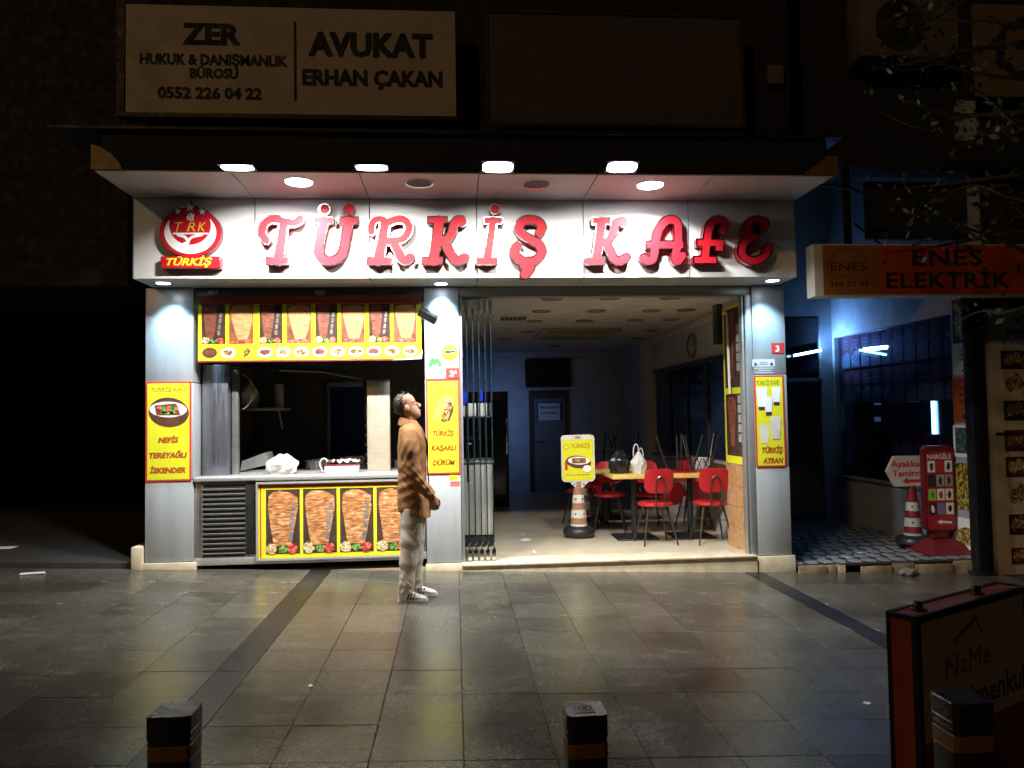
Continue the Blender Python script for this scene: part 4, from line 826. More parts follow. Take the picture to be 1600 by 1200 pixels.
for i in range(6): x = a[0]+(c[0]-a[0])*(i+.5)/6; MB().box(x-.02, x+.02, min(a[1], c[1])+.03, max(a[1], c[1])-.03, CE-.018, CE-.0155).build('slot', p_black, t)
# wall clock and loudspeaker
p = atx(1081, 540, X1-.02); t = thing('wall_clock', 'round wall clock on the right wall of the room', 'clock', (X1-.02, p[1], p[2]-.17)); MB().lathe([(.15, -.001), (.17, -.005), (.17, -.04), (.15, -.045)], (X1, p[1], p[2]), 30, 'x', cap=False).build('rim', steel_v, t); MB().lathe([(.001, -.02), (.15, -.02), (.15, -.003), (.001, -.003)], (X1, p[1], p[2]), 30, 'x', cap=False).build('dial', M('clock_dial', (.45, .45, .42), .5), t)
mb = MB(); mb.tube([(X1-.022, p[1], p[2]), (X1-.022, p[1]-.08, p[2]+.02)], .004, 5); mb.tube([(X1-.024, p[1], p[2]), (X1-.024, p[1]+.03, p[2]+.11)], .003, 5); mb.build('hands', p_black, t)
a = aty(1118, 470, 8.55); c = aty(1131, 537, 8.55); t = thing('loudspeaker', 'slim black loudspeaker hung by the ceiling beside the pier', 'loudspeaker', ((a[0]+c[0])/2, 8.6, c[2])); MB().rbox(a[0], c[0]+.03, 8.5, 8.68, c[2], a[2], .012).build('cabinet', black, t); MB().lathe([(.001, 8.497), (.035, 8.497), (.04, 8.499)], ((a[0]+c[0])/2+.01, 0, c[2]+.2), 18, 'y', cap=False).build('driver', blackm, t); MB().tube([((a[0]+c[0])/2+.02, 8.6, a[2]), ((a[0]+c[0])/2+.02, 8.6, CE-.001)], .01, 6).build('bracket', blackm, t)
# chairs
redv = M('red_vinyl', (.40, .012, .018), .34, var=.04, bump=.02, bs=90, rv=.04)
rodm = M('chair_rod', (.06, .05, .045), .35, .6)
def make_chair():
    t = thing('red_chair', 'x', 'chair', (0, 0, 0))
    rings = []
    for (z, s) in ((.435, .80), (.440, .94), (.455, 1.0), (.470, .98), (.482, .86), (.486, .5)): rings.append(((0, 0, z), (.205*s, 0, 0), (0, .20*s, 0)))
    MB().loft(rings, 30).build('seat', redv, t)
    b = Board((-.175, -.2, .60), (.35, 0, 0), (0, 0, .27)); mb = MB()
    f = lambda X, Y: np.maximum(np.hypot(np.maximum(np.abs(X-.175)-(.078), 0), np.maximum(np.abs(Y-.135)-.045, 0))-.092, -1)
    vs, fs, ed = sdf_cells(f, 0, 0, .35, .27, .012); n = len(vs)
    def sh(p, o): x, z = p[0]-.175, p[1]; return (x, -.205+x*x*1.5*.9-(z-.1)*.22+o, .595+z*1.04)
    mb.add([sh(p, 0) for p in vs]+[sh(p, .028) for p in vs], [g for g in fs]+[tuple(i+n for i in g[::-1]) for g in fs]+[(a, c, n+c, n+a) for a, c in ed]); mb.build('backrest', redv, t)
    mb = MB(); pts = [(-.055, -.17, .42), (-.055, -.215, .5), (-.055, -.225, .68), (-.045, -.232, .755), (0, -.236, .79), (.045, -.232, .755), (.055, -.225, .68), (.055, -.215, .5), (.055, -.17, .42)]; mb.tube(smooth_path(pts, 4), .009, 7); mb.build('back_loop', rodm, t)
    for sx in (-1, 1):
        for sy in (-1, 1): MB().tube([(sx*.11, sy*.10, .44), (sx*.20, sy*.20, 0)], [.015, .009], 8).build('leg', rodm, t)
    mb = MB(); mb.tube([(-.145, -.14, .27), (.145, .14, .27)], .005, 5); mb.tube([(.145, -.14, .273), (-.145, .14, .273)], .005, 5); mb.build('cross_brace', rodm, t); return t
ch0 = make_chair(); first = True
CH = [ # x, y, z, rotz, upside, label
 (atz(1020, 846, FL)[0], 8.66, FL, .06, 0, 'red round-backed chair at the table with the white bag'),
 (atz(1108, 846, FL)[0], 8.60, FL, -.03, 0, 'red round-backed chair at the table by the tiled pier'),
 (1.98, 9.72, FL, 2.9, 0, 'red chair on the far side of the table with the white bag'),
 (2.52, 9.66, FL, 3.35, 0, 'red chair on the far side of the gap between the tables'),
 (3.06, 9.62, FL, 3.1, 0, 'red chair on the far side of the table by the tiled pier'),
 (1.72, 10.35, FL, .3, 0, 'red chair at the rear table deep in the room'),
 (2.72, 9.05, .79, .4, 1, 'upturned red chair standing legs up on the table by the tiled pier'),
 (3.02, 9.18, .79, -.2, 1, 'upturned red chair with a patterned carton between its legs'),
 (2.05, 10.75, .79, .2, 1, 'upturned red chair on the rear table'),
 (2.45, 10.9, .79, 1.2, 1, 'second upturned red chair on the rear table'),
 (3.08, 8.62, FL, 1.45, 0, 'red chair side-on against the tiled pier')]
for x, y, z, rz, up, lb_ in CH[:-1]:
    c = ch0 if first else copy_tree(ch0); first = False
    c['label'] = lb_; c['group'] = 'red cafe chairs'
    if up: c.location = (x, y, z+.487); c.rotation_euler = (math.pi, 0, rz)
    else: c.location = (x, y, z); c.rotation_euler = (0, 0, rz)
ytab = M('table_yellow', (.66, .46, .12), .4, var=.1)
def make_table():
    t = thing('cafe_table', 'x', 'table', (0, 0, 0)); MB().rbox(-.325, .325, -.325, .325, .735, .785, .004).build('table_top', ytab, t)
    MB().tube([(0, 0, .03), (0, 0, .73)], .038, 14).build('column', blackm, t); MB().add([(-.25, -.25, 0), (.25, -.25, 0), (.25, .25, 0), (-.25, .25, 0), (-.24, -.24, .018), (.24, -.24, .018), (.24, .24, .018), (-.24, .24, .018), (-.05, -.05, .05), (.05, -.05, .05), (.05, .05, .05), (-.05, .05, .05)], [(3, 2, 1, 0), (0, 1, 5, 4), (1, 2, 6, 5), (2, 3, 7, 6), (3, 0, 4, 7), (4, 5, 9, 8), (5, 6, 10, 9), (6, 7, 11, 10), (7, 4, 8, 11), (8, 9, 10, 11)]).build('foot_plate', blackm, t); return t
tb0 = make_table()
for i, (x, y, lb_) in enumerate(((atz(1018, 752, .785)[0]-.02, 9.12, 'yellow topped cafe table carrying the white and black bags'), (atz(1018, 752, .785)[0]+.67, 9.10, 'yellow topped cafe table by the tiled pier under upturned chairs'), (1.98, 10.0, 'yellow topped cafe table just behind the bag table'), (2.2, 10.85, 'yellow topped rear table with upturned chairs'))):
    c = tb0 if i == 0 else copy_tree(tb0); c['label'] = lb_; c['group'] = 'yellow cafe tables'; c.location = (x, y, FL)
p = aty(1002, 742, 8.98); bag(p[0]-.03, 8.98, .826, .17, .15, .24, wbag, 'tied_bag', 'tied white carrier bag with loop handles on the yellow table', 11, True)
bag(p[0]-.25, 9.05, .826, .24, .2, .26, M('black_bag', (.014, .014, .015), .25, bump=.4, bs=30), 'black_bag', 'black carrier bag beside the white one on the yellow table', 14, False)
q = aty(1103, 725, 9.15); t = thing('patterned_carton', 'black and white patterned carton among upturned chair legs', 'carton', (q[0], 9.2, .826)); MB().rbox(q[0]-.08, q[0]+.08, 9.28, 9.34, .826, .98, .004).build('box', p_white, t)
cb = Board((q[0]-.08, 9.28, .826), (.16, 0, 0), (0, 0, .154)); mb = MB()
for a0 in (0, .5): cb.poly(mb, [(a0+.02, .05), (a0+.1, .05), (a0+.48, .95), (a0+.40, .95)], .0005, .001); cb.poly(mb, [(a0+.40, .05), (a0+.48, .05), (a0+.1, .95), (a0+.02, .95)], .002, .001)
mb.build('print', p_black, t)
# cones and board just inside the door
def cone(x, y, z, label, hgt=.62, c1=None, c2=None):
    t = thing('sign_cone', label, 'cone', (x, y, z)); c1 = c1 or M('faded_orange', (.34, .17, .10), .55); c2 = c2 or M('cone_white', (.66, .63, .58), .5)
    MB().lathe([(.10, 0), (.165, .012), (.195, .05), (.195, .085), (.165, .125), (.12, .14), (.03, .14)], (x, y, z), 34).build('rubber_base', black, t)
    r0, r1 = .105, .038; zs = [.135, .165, .24, .34, .42, .52, .60, hgt+.14]; rr = lambda q: r0+(r1-r0)*(q-.135)/(hgt+.005)
    for i, (a, c) in enumerate(zip(zs[:-1], zs[1:])):
        MB().lathe([(rr(a)*(1.04 if i in (2, 4) else 1), a+.0005), (rr(c)*(1.04 if i in (2, 4) else 1), c-.0005)], (x, y, z), 26).build('band', c2 if i in (0, 2, 4) else c1, t)
        if i in (2, 4):
            for q in (-.6, .6): rq = rr((a+c)/2)*1.045; MB().ball((x+rq*math.sin(q), y-rq*math.cos(q), z+(a+c)/2), .011, 8, 6).build('rivet', p_black, t)
    return t
cp = atz(908, 842, FL); cone(cp[0], cp[1]+.15, FL, 'faded orange and white cone holding the yellow menu board')
q = atz(925, 828, FL); cone(cp[0]+.19, cp[1]+.95, FL, 'second faded cone standing behind the board cone')
bb = boardY((876.5, 680), (930, 752), cp[1]+.10); t = thing('menu_board', 'yellow menu board with a plate picture mounted on the cone', 'sign', tuple(bb(.5, 0)))
R5 = lambda X, Y, i=0., r=.05: np.hypot(np.maximum(np.abs(X-bb.w/2)-(bb.w/2-i-r), 0), np.maximum(np.abs(Y-bb.h/2)-(bb.h/2-i-r), 0))-r
mb = MB(); bb.sdf(mb, lambda X, Y: R5(X, Y), -.01, -.01, bb.w+.01, bb.h+.01, .01, -.045, .045); fb = mb.build('frame', M('cone_white'), t)
mb = MB(); bb.sdf(mb, lambda X, Y: np.maximum(R5(X, Y, .018, .04), Y-bb.h*.90), -.01, -.01, bb.w+.01, bb.h+.01, .01, .0005, .003); fi = mb.build('field', p_yellow, fb)
mb = MB(); bb.text(mb, 'TÜRKİŞ', .28, .86, .72, .085, .0045, .0, .1); mb.build('lettering', M('print_darkred', (.25, .05, .015), .5), fi); mb = MB(); bb.text(mb, 'enfes tereyağlı iskender', .12, .86, .135, .03, .0045, .01); mb.build('lettering', M('print_darkred', (.25, .05, .015), .5), fi)
mb = MB(); bb.ell(mb, .15, .745, .09, .058, .0045, .0006, 24); mb.build('logo', M('print_ochre', (.55, .33, .03), .5), fi); mb = MB(); bb.ell(mb, .15, .745, .07, .045, .0055, .0006, 24); mb.build('logo_core', p_yellow, fi)
plate(bb, fi, .52, .44, .33, .085, .005)
mb = MB(); bb.ell(mb, .76, .275, .13, .075, .014, .0006, 26); mb.build('price_patch', p_white, fi); mb = MB(); bb.poly(mb, [(.10, .25), (.18, .25), (.18, .42), (.155, .47), (.125, .47), (.10, .42)], .005, .0006); mb.build('bottle_picture', p_red, fi)
mb = MB(); bb.poly(mb, [(.22, 0), (.82, 0), (.58, -.16), (.58, -.22), (.46, -.22), (.46, -.16)], -.04, .03); mb.build('socket', M('cone_white'), t); mb = MB(); bb.poly(mb, [(.40, .93), (.60, .93), (.56, .965), (.44, .965)], .0005, .006); mb.build('clip', M('clip_metal', (.3, .26, .2), .4, .6), t)
for uu in (.40, .68): mb = MB(); bb.ell(mb, uu-.02, -.055, .022, .018, -.0095, .004, 14); mb.build('bolt', p_black, t)
# scraps of paper on the floor
for i, (px, py, w, d) in enumerate(((822, 844, .13, .22), (835, 862, .03, .18), (818, 835, .04, .12))):
    p = atz(px, py, FL); r = np.random.RandomState(i); mb = MB(); pts = [(p[0]+w*(x+r.uniform(-.2, .2))/2, p[1]+d*(y+r.uniform(-.2, .2))/2, FL+.003+.002*r.rand()) for x, y in ((-1, -.6), (.2, -1), (1, 0), (.1, 1), (-.8, .5))]; mb.add(pts, [(0, 1, 2, 3, 4)]); mb.add([(a, b, c-.002) for a, b, c in pts], [(4, 3, 2, 1, 0)]); setp(mb.build('paper_scrap', p_white), ('flat white paper scrap on the marble floor inside the doorway', 'narrow paper strip on the marble floor nearest the threshold', 'tiny paper shred on the marble floor behind the flat scrap')[i], 'paper')

# ------------------------------------------------------------------ the man
MX, MY = -.375, 6.50; MZ = gz(MX)
man = thing('person', 'person in camel coat and beige trousers standing and looking up at the sign', 'person', (MX, MY, MZ))
mo = np.array([MX, MY, MZ])
skin = M('skin', (.42, .22, .14), .5, var=.12, vs=14, bump=.05)
def sh_(mb): mb.v = [tuple(np.array(p)+mo) for p in mb.v]; return mb
def rz(z, xc, rx, ry, yc=0, tx=0.): return ((xc, yc, z), (rx, 0, tx), (0, ry, 0))
body = MB()
hm = Matrix.Translation((.012, 0, 1.60)) @ Matrix.Rotation(rad(-21), 4, 'Y') @ Matrix.Translation((-.02, 0, -.035))
def HT(p): return tuple(hm @ Vector(p))
rings = []
for z, xb, xf, w in ((-.012, -.01, .075, .026), (.0, -.03, .092, .04), (.02, -.05, .098, .052), (.05, -.068, .094, .061), (.08, -.085, .091, .067), (.105, -.098, .085, .071), (.135, -.104, .089, .074), (.16, -.105, .09, .075), (.185, -.103, .083, .073), (.21, -.088, .066, .062), (.228, -.06, .04, .042), (.235, -.03, .015, .02)):
    rings.append((HT(((xb+xf)/2, 0, z)), np.array(HT(((xf-xb)/2, 0, 0)))-np.array(HT((0, 0, 0))), (0, w, 0)))
body.loft(rings, 26)
T2 = lambda *ps: [HT(p) for p in ps]
body.tube(T2((.086, 0, .125), (.104, 0, .10), (.120, 0, .082), (.112, 0, .072)), [.007, .010, .0125, .009], 10)
for s in (-1, 1): body.ball(HT((.106, s*.011, .077)), .009, 8, 6); body.ball(HT((-.005, s*.076, .098)), (.02, .011, .031), 12, 8); body.tube(T2((.088, s*.014, .138), (.082, s*.038, .140), (.062, s*.05, .136)), [.006, .007, .004], 8)
body.tube(T2((.098, -.018, .052), (.102, 0, .054), (.098, .018, .052)), .0055, 8); body.tube(T2((.096, -.016, .042), (.101, 0, .040), (.096, .016, .042)), .006, 8)
body.tube([(-.02, 0, 1.47), (-.012, 0, 1.56), (.0, 0, 1.63)], [.065, .058, .055], 18)
body.loft([rz(.84, -.01, .10, .145), rz(1.05, 0, .095, .135), rz(1.3, 0, .10, .16), rz(1.45, -.005, .085, .17), rz(1.52, -.015, .055, .08)], 22)
for s in (-1, 1):
    ao = 0 if s < 0 else -.10; body.tube([(0, s*.16, 1.44), (.02+ao*.2, s*.215, 1.25), (.06+ao*.5, s*.225, 1.06), (.19+ao, s*.19, .905)], [.05, .045, .038, .027], 12)
    lx = -.01 if s < 0 else .012; body.tube([(0, s*.08, .86), (lx, s*.09, .46), (lx-.05 if s < 0 else .035, s*.105, .08)], [.075, .05, .035], 12)
    # hand: palm, four unequal curled fingers, thumb
    hx, hy, hz_ = .197+ao, s*.188, .90; D = np.array([.16, 0, -.987]); Nf = np.array([.987, 0, .16])       # along the hand, towards the knuckle back
    H = lambda a, b, c: (hx+D[0]*a+Nf[0]*c, hy+b*s, hz_+D[2]*a+Nf[2]*c)
    body.loft([(H(-.01, 0, 0), Nf*.028, (0, .02, 0)), (H(.03, .0, .004), Nf*.036, (0, .018, 0)), (H(.07, 0, .006), Nf*.04, (0, .017, 0)), (H(.085, 0, .006), Nf*.036, (0, .014, 0))], 16)
    for c, L in ((.034, .062), (.012, .07), (-.010, .066), (-.030, .052)):
        body.tube([H(.075, .002, c), H(.075+L*.45, -.004, c), H(.075+L*.62, -.026, c-.002), H(.075+L*.42, -.044, c-.003)], [.0098, .0092, .0085, .0075], 8)
    body.tube([H(.015, -.008, .03), H(.045, -.014, .054), H(.078, -.022, .05), H(.095, -.028, .04)], [.013, .0115, .0105, .009], 8)
sh_(remeshed(body, .0055, 2, .4)).build('body', skin, man)
for s in (-1, 1): eye = MB(); eye.ball(HT((.073, s*.031, .118)), .0125, 12, 8); sh_(eye).build('eye', M('eye_white', (.6, .56, .52), .2), man)
# hair: shell over the back and top of the skull plus many short tufts
r = np.random.RandomState(4); hair = MB(); cap_pts = []
for i in range(1500):
    z = r.uniform(.07, .245); a = r.uniform(0, 2*math.pi); x = math.cos(a); y = math.sin(a)
    f = max(0, 1-((z-.10)/.14)**2)**.5 if z > .10 else 1
    px_, py_ = -.008+.100*x*f, .078*y*f
    front = -.024+(z-.13)*1.0
    if px_ > front or (z < .12 and px_ > -.025) or (z < .085 and px_ > -.04): continue
    cap_pts.append((px_, py_, z, x*f, y*f, (z-.10)/.14))
for (px_, py_, z, nx, ny, nz_) in cap_pts:
    n_ = np.array([nx*.10, ny*.08, max(nz_, 0)*.12]); n_ /= (np.linalg.norm(n_)+1e-6); L = r.uniform(.010, .024)*(1.15 if z > .15 else .6)
    tdir = n_+r.randn(3)*.55; tdir /= np.linalg.norm(tdir); b0 = np.array([px_, py_, z])-n_*.008; side = np.cross(tdir, r.randn(3)); side /= np.linalg.norm(side); w = r.uniform(.003, .006)
    bend = r.randn(3)*.006
    pp = [b0-side*w, b0+side*w, b0+tdir*L*.6+side*w*.8+bend, b0+tdir*L*.6-side*w*.8+bend, b0+tdir*L+bend*2.2]
    hair.add([HT(q) for q in pp], [(0, 1, 2, 3), (3, 2, 4)])
shell = MB(); rings = []
for z, xb, xf, w in ((.055, -.08, -.05, .045), (.08, -.098, -.03, .066), (.105, -.108, -.035, .077), (.14, -.113, -.022, .081), (.17, -.114, .012, .081), (.20, -.106, .042, .073), (.225, -.085, .042, .056), (.243, -.045, .012, .025)):
    rings.append((HT(((xb+xf)/2, 0, z)), np.array(HT(((xf-xb)/2, 0, 0)))-np.array(HT((0, 0, 0))), (0, w, 0)))
shell.loft(rings, 24); hs = remeshed(shell, .006, 2, .4, lambda v: .004*np.sin(v[:, 0]*190+v[:, 2]*60)*np.sin(v[:, 1]*170+v[:, 2]*150))
hair.add(hs.v, hs.f); sh_(hair).build('hair', M('dark_hair', (.022, .014, .010), .45, var=.3, vs=60), man, recalc=False)
# coat
coatm = M('camel_wool', (.28, .130, .044), .8, var=.12, vs=9, bump=.12, bs=120)
coat = MB()
coat.loft([rz(.735, .018, .152, .195, 0, -.035), rz(.80, .012, .148, .192, 0, -.02), rz(.92, .004, .138, .188, 0, -.01), rz(1.06, .002, .128, .178), rz(1.2, .004, .130, .186), rz(1.33, .008, .134, .20), rz(1.42, .006, .124, .205), rz(1.48, -.004, .105, .175), rz(1.525, -.012, .078, .11), rz(1.55, -.012, .066, .08)], 40)
for s, ao in ((-1, 0), (1, -.10)): coat.tube(smooth_path([(-.004, s*.165, 1.45), (.004, s*.208, 1.36), (.016+ao*.2, s*.225, 1.24), (.04+ao*.4, s*.235, 1.10), (.075+ao*.6, s*.232, 1.03), (.13+ao*.8, s*.215, .965), (.19+ao, s*.19, .912)], 3), [.072]*3+[.076]*3+[.068]*3+[.064]*3+[.062]*3+[.055]*3+[.048], 18)
def folds(v):
    d = .002*np.sin(v[:, 2]*38+v[:, 0]*22+3*np.sin(v[:, 1]*14))*(v[:, 2] < 1.42)
    el = np.exp(-((v[:, 2]-1.04)/.12)**2)*(np.abs(v[:, 1]) > .15); d += el*.0038*np.sin(v[:, 2]*80+v[:, 0]*100+3*np.sin(v[:, 1]*40+v[:, 2]*11))
    up = np.exp(-((v[:, 2]-1.26)/.10)**2)*(np.abs(v[:, 1]) > .13); d += up*.0032*np.sin(v[:, 2]*50-v[:, 0]*90)
    wa = np.exp(-((v[:, 2]-1.0)/.16)**2); d += wa*.004*np.sin(v[:, 2]*70-v[:, 0]*30)
    lo = np.clip((1.0-v[:, 2])/.25, 0, 1)*(np.abs(v[:, 1]) < .19); d += lo*.005*np.sin(np.arctan2(v[:, 1], v[:, 0])*5+1); return d
sh_(remeshed(coat, .010, 3, .5, folds)).build('coat', coatm, man)
mb = MB(); ringc = [];                                                         # turned-up collar
for i in range(20):
    a = rad(40)+i/19*rad(280); x, y = math.cos(a), math.sin(a); ringc.append((x, y))
vs = []; fs = []
for j, (rr_, z, xo) in enumerate(((.080, 1.515, -.012), (.080, 1.565, -.014), (.084, 1.585, -.018), (.098, 1.555, -.018), (.108, 1.515, -.014))):
    for x, y in ringc: vs.append((xo+x*rr_*(1.0), y*rr_*1.15, z-.03*(x+1)*.9))
n = 20
for j in range(4):
    for i in range(n-1): fs.append((j*n+i, j*n+i+1, (j+1)*n+i+1, (j+1)*n+i))
mb.add(vs, fs); sh_(mb).build('collar', coatm, man)
mb = MB()                                                                       # lapels folded down the open front
for s in (-1, 1): mb.add([(.055, s*.05, 1.515), (.115, s*.085, 1.45), (.158, s*.045, 1.34), (.150, s*.008, 1.16), (.128, s*.02, 1.38), (.075, s*.022, 1.50)], [(0, 1, 5), (1, 2, 4, 5), (2, 3, 4)])
sh_(mb).build('lapels', M('coat_lining', (.05, .028, .016), .7), man)
mb = MB(); mb.loft([rz(1.10, .1, .036, .05), rz(1.3, .105, .036, .05), rz(1.42, .085, .036, .05), rz(1.52, .02, .05, .055)], 14); sh_(mb).build('shirt', M('dark_shirt', (.02, .018, .02), .8), man)
mb = MB(); mb.tube([(.168, -.015, .74), (.16, -.012, .95), (.148, -.01, 1.15)], [.006, .007, .007], 6); sh_(mb).build('front_edge', M('coat_lining'), man)
# trousers
trm = M('beige_trousers', (.56, .50, .40), .8, var=.08, vs=8, bump=.1, bs=160)
tr = MB(); tr.loft([rz(.70, .01, .112, .165), rz(.80, .0, .115, .165), rz(.90, -.005, .11, .16)], 26)
tr.tube(smooth_path([(.005, -.085, .80), (.0, -.09, .62), (-.018, -.095, .46), (-.038, -.098, .28), (-.055, -.10, .12), (-.055, -.10, .075)], 4), [.104]*4+[.098]*4+[.085]*4+[.074]*4+[.068]*4+[.07], 20)
tr.tube(smooth_path([(.015, .085, .80), (.02, .09, .62), (.015, .10, .46), (.015, .105, .28), (.02, .11, .12), (.022, .11, .075)], 4), [.102]*4+[.094]*4+[.084]*4+[.072]*4+[.066]*4+[.068], 20)
def tfold(v):
    lo = np.clip((.42-v[:, 2])/.25, 0, 1); kn = np.exp(-((v[:, 2]-.50)/.10)**2)
    return .5*lo*(.003*np.sin(v[:, 2]*95+5*np.sin(v[:, 0]*33+v[:, 2]*9)+v[:, 1]*60)+.0035*np.sin(v[:, 2]*47-v[:, 0]*70+3*np.sin(v[:, 1]*45)))+kn*.0018*np.sin(v[:, 2]*60+v[:, 0]*60+4*np.sin(v[:, 1]*30))+.001*np.sin(v[:, 2]*21+v[:, 0]*50)
sh_(remeshed(tr, .009, 2, .5, tfold)).build('trousers', trm, man)
# shoes
shm = M('white_leather', (.74, .73, .70), .45, var=.05, bump=.05)
for s, ox, oy in ((-1, -.005, -.10), (1, .075, .11)):
    mb = MB(); rings = []
    for x, w, h, zc in ((-.118, .018, .030, .048), (-.105, .030, .045, .055), (-.075, .036, .050, .060), (-.03, .036, .048, .058), (.01, .038, .040, .050), (.05, .042, .030, .042), (.09, .044, .024, .036), (.12, .036, .018, .032), (.138, .018, .012, .028)):
        rings.append(((ox+x, oy, zc), (0, w, 0), (0, 0, h)))
    mb.loft(rings, 20); ub = sh_(remeshed(mb, .006, 2, .4)).build('shoe', shm, man)
    mb = MB(); out = [(-.124, 0), (-.115, .028), (-.07, .038), (0, .038), (.06, .046), (.105, .044), (.135, .026), (.147, 0)]; out = out+[(x, -y) for x, y in out[-2:0:-1]]
    n = len(out); mb.add([(ox+x, oy+y, .0) for x, y in out]+[(ox+x*1.01, oy+y*1.04, .022) for x, y in out], [tuple(range(n))[::-1], tuple(range(n, 2*n))]+[(i, (i+1) % n, n+(i+1) % n, n+i) for i in range(n)]); sh_(mb).build('sole', M('sole_white', (.66, .64, .60), .6), ub)
    for i in range(3):
        x = -.045+i*.026
        for q in (-1, 1): mb = MB(); mb.add([(ox+x, oy+q*.0395, .028), (ox+x+.013, oy+q*.0402, .028), (ox+x+.030, oy+q*.034, .078), (ox+x+.017, oy+q*.0345, .080)], [(0, 1, 2, 3)]); sh_(mb).build('stripe', p_black, ub)
    mb = MB()
    for i in range(4): x = .005+i*.018; mb.tube([(ox+x, oy-.02, .088-i*.008), (ox+x+.004, oy, .094-i*.008), (ox+x, oy+.02, .088-i*.008)], .003, 5)
    sh_(mb).build('laces', shm, ub)

man.scale = (.915, .95, .975)
# ------------------------------------------------------------------ passage on the right
PW, PY = 5.60, 10.75; PFZ = -.06
pf = MB().box(PR[1]+.035, PW, YF-.02, PY+.6, PFZ-.02, PFZ).build('passage_floor', joint); setp(pf, 'crazy paved floor of the passage beside the shop', None, None, 'structure')
stm = speck_mat('mosaic_stone', [(.2, (.10, .11, .12)), (.5, (.20, .21, .22)), (.8, (.30, .30, .30))], 20, rough=.35)
r = np.random.RandomState(2); st = []
for i in range(13):
    for j in range(13):
        x = PR[1]+.04+(PW-PR[1]-.04)*(i+.5+.25*(j % 2)-.12)/13; y = YF+.02+3.0*(j+.5)/13; w, d = .072, .108; pts = [(x+w*math.cos(q)*r.uniform(.85, 1.12), y+d*math.sin(q)*r.uniform(.85, 1.12)) for q in np.linspace(0, 2*math.pi, 7)[:-1]+r.uniform(-.15, .15, 6)]
        mb = MB(); n = 6; mb.add([(a, b, PFZ) for a, b in pts]+[(x+(a-x)*.93, y+(b-y)*.93, PFZ+.008) for a, b in pts], [tuple(range(6, 12))]+[(k, (k+1) % 6, 6+(k+1) % 6, 6+k) for k in range(6)]); mb.build('paving_stone', stm, pf)
# broken front step
stp = thing('broken_step', 'chipped cream stone step along the front of the dark passage', 'step', (4.5, YF-.04, gz(4.5)))
mb = MB(); xs = [aty(px, 885, YF-.04)[0] for px in (1247, 1292, 1308, 1322, 1345, 1395, 1430, 1490, 1560)]; br_ = speck_mat('worn_step_stone', [(.3, (.16, .11, .06)), (.55, (.34, .25, .15)), (.8, (.46, .36, .24))], 9, rough=.6)
for i, (a, c) in enumerate(zip(xs[:-1], xs[1:])):
    if i == 3: continue
    zt_ = PFZ+(-.004 if i not in (4, 6) else -.03); MB().rbox(a+.004, c-.004, YF-.05+.012*(i % 3), YF-.021, gz(c)-.03, zt_, .008).build('step_block', br_ if i != 2 else marble, stp)
p = aty(1418, 890, YF-.14); mb = MB(); mb.ball((p[0], YF-.16, gz(p[0])+.03), (.11, .07, .045), 12, 8); rk = remeshed(mb, .018, 1, .3, lambda v: .012*np.sin(v[:, 0]*60)*np.sin(v[:, 1]*70+v[:, 2]*50)); setp(rk.build('broken_stone', M('rubble', (.16, .15, .14), .7, bump=.4)), 'loose broken stone lying in front of the passage step', 'stone')
pasm = M('passage_paint', (.34, .38, .42), .6)
pw = thing('passage_wall', 'blue-lit painted wall of the passage with a wide shop window', 'wall', (PW, 9.2, PFZ))
wa, wb_ = atx(1303, 528, PW), atx(1484, 480, PW); y0, y1 = wb_[1], wa[1]; wz1 = wa[2]; wz0 = atx(1312, 742, PW)[2]
MB().box(PW, PW+.12, YF+.02, PY+.05, PFZ, wz0).build('wall_panel', pasm, pw); MB().box(PW, PW+.12, YF+.02, PY+.05, wz1, 4.9).build('wall_panel', pasm, pw); MB().box(PW, PW+.12, y1, PY+.05, wz0, wz1).build('wall_panel', pasm, pw); MB().box(PW, PW+.12, YF+.02, y0, wz0, wz1).build('wall_panel', pasm, pw)
MB().rbox(PW-.03, PW+.1, y0, y1, wz0-.035, wz0-.001, .006).build('window_sill', M('grey_sill', (.20, .22, .25), .5), pw)
wn_ = Board((PW+.06, y1, wz0), (0, y0-y1, 0), (0, 0, wz1-wz0))
mb = MB(); wn_.rect(mb, 0, 0, 1, 1, -.004, .004); mb.build('window_pane', dark_glass, pw)
MB().box(PW+1.3, PW+1.32, y0-.2, y1+.3, wz0-.3, wz1+.3).build('shop_back', M('shop_dark', (.05, .06, .08), .8), pw)
# rows of red packets hung in the upper window
pk_r = M('packet_maroon', (.26, .05, .07), .5); pk_g = M('packet_grey', (.40, .42, .40), .55, var=.4, vs=20)
for rr_ in range(2):
    for i in range(10):
        u0 = .015+i*.098; v0 = .765-rr_*.25; t = thing('hanging_packet', 'maroon packet with a grey landscape label in the %s hanging row of the passage window' % ('top', 'second')[rr_], 'packet', tuple(wn_(u0+.045, v0, -.05)), 'packets hanging in the passage window')
        mb = MB(); wn_.rect(mb, u0, v0, u0+.09, v0+.235, -.06, .03); mb.build('pouch', pk_r, t); mb = MB(); wn_.poly(mb, [(u0+.004, v0+.01), (u0+.086, v0+.01), (u0+.086, v0+.105), (u0+.05, v0+.12), (u0+.004, v0+.085)], -.0295, .003); mb.build('label_picture', pk_g, t)
        mb = MB()
        for q in range(3): wn_.rect(mb, u0+.02, v0+.14+q*.025, u0+.065, v0+.155+q*.025, -.0295, .002)
        mb.build('print_lines', M('packet_pink', (.36, .22, .24), .5), t)
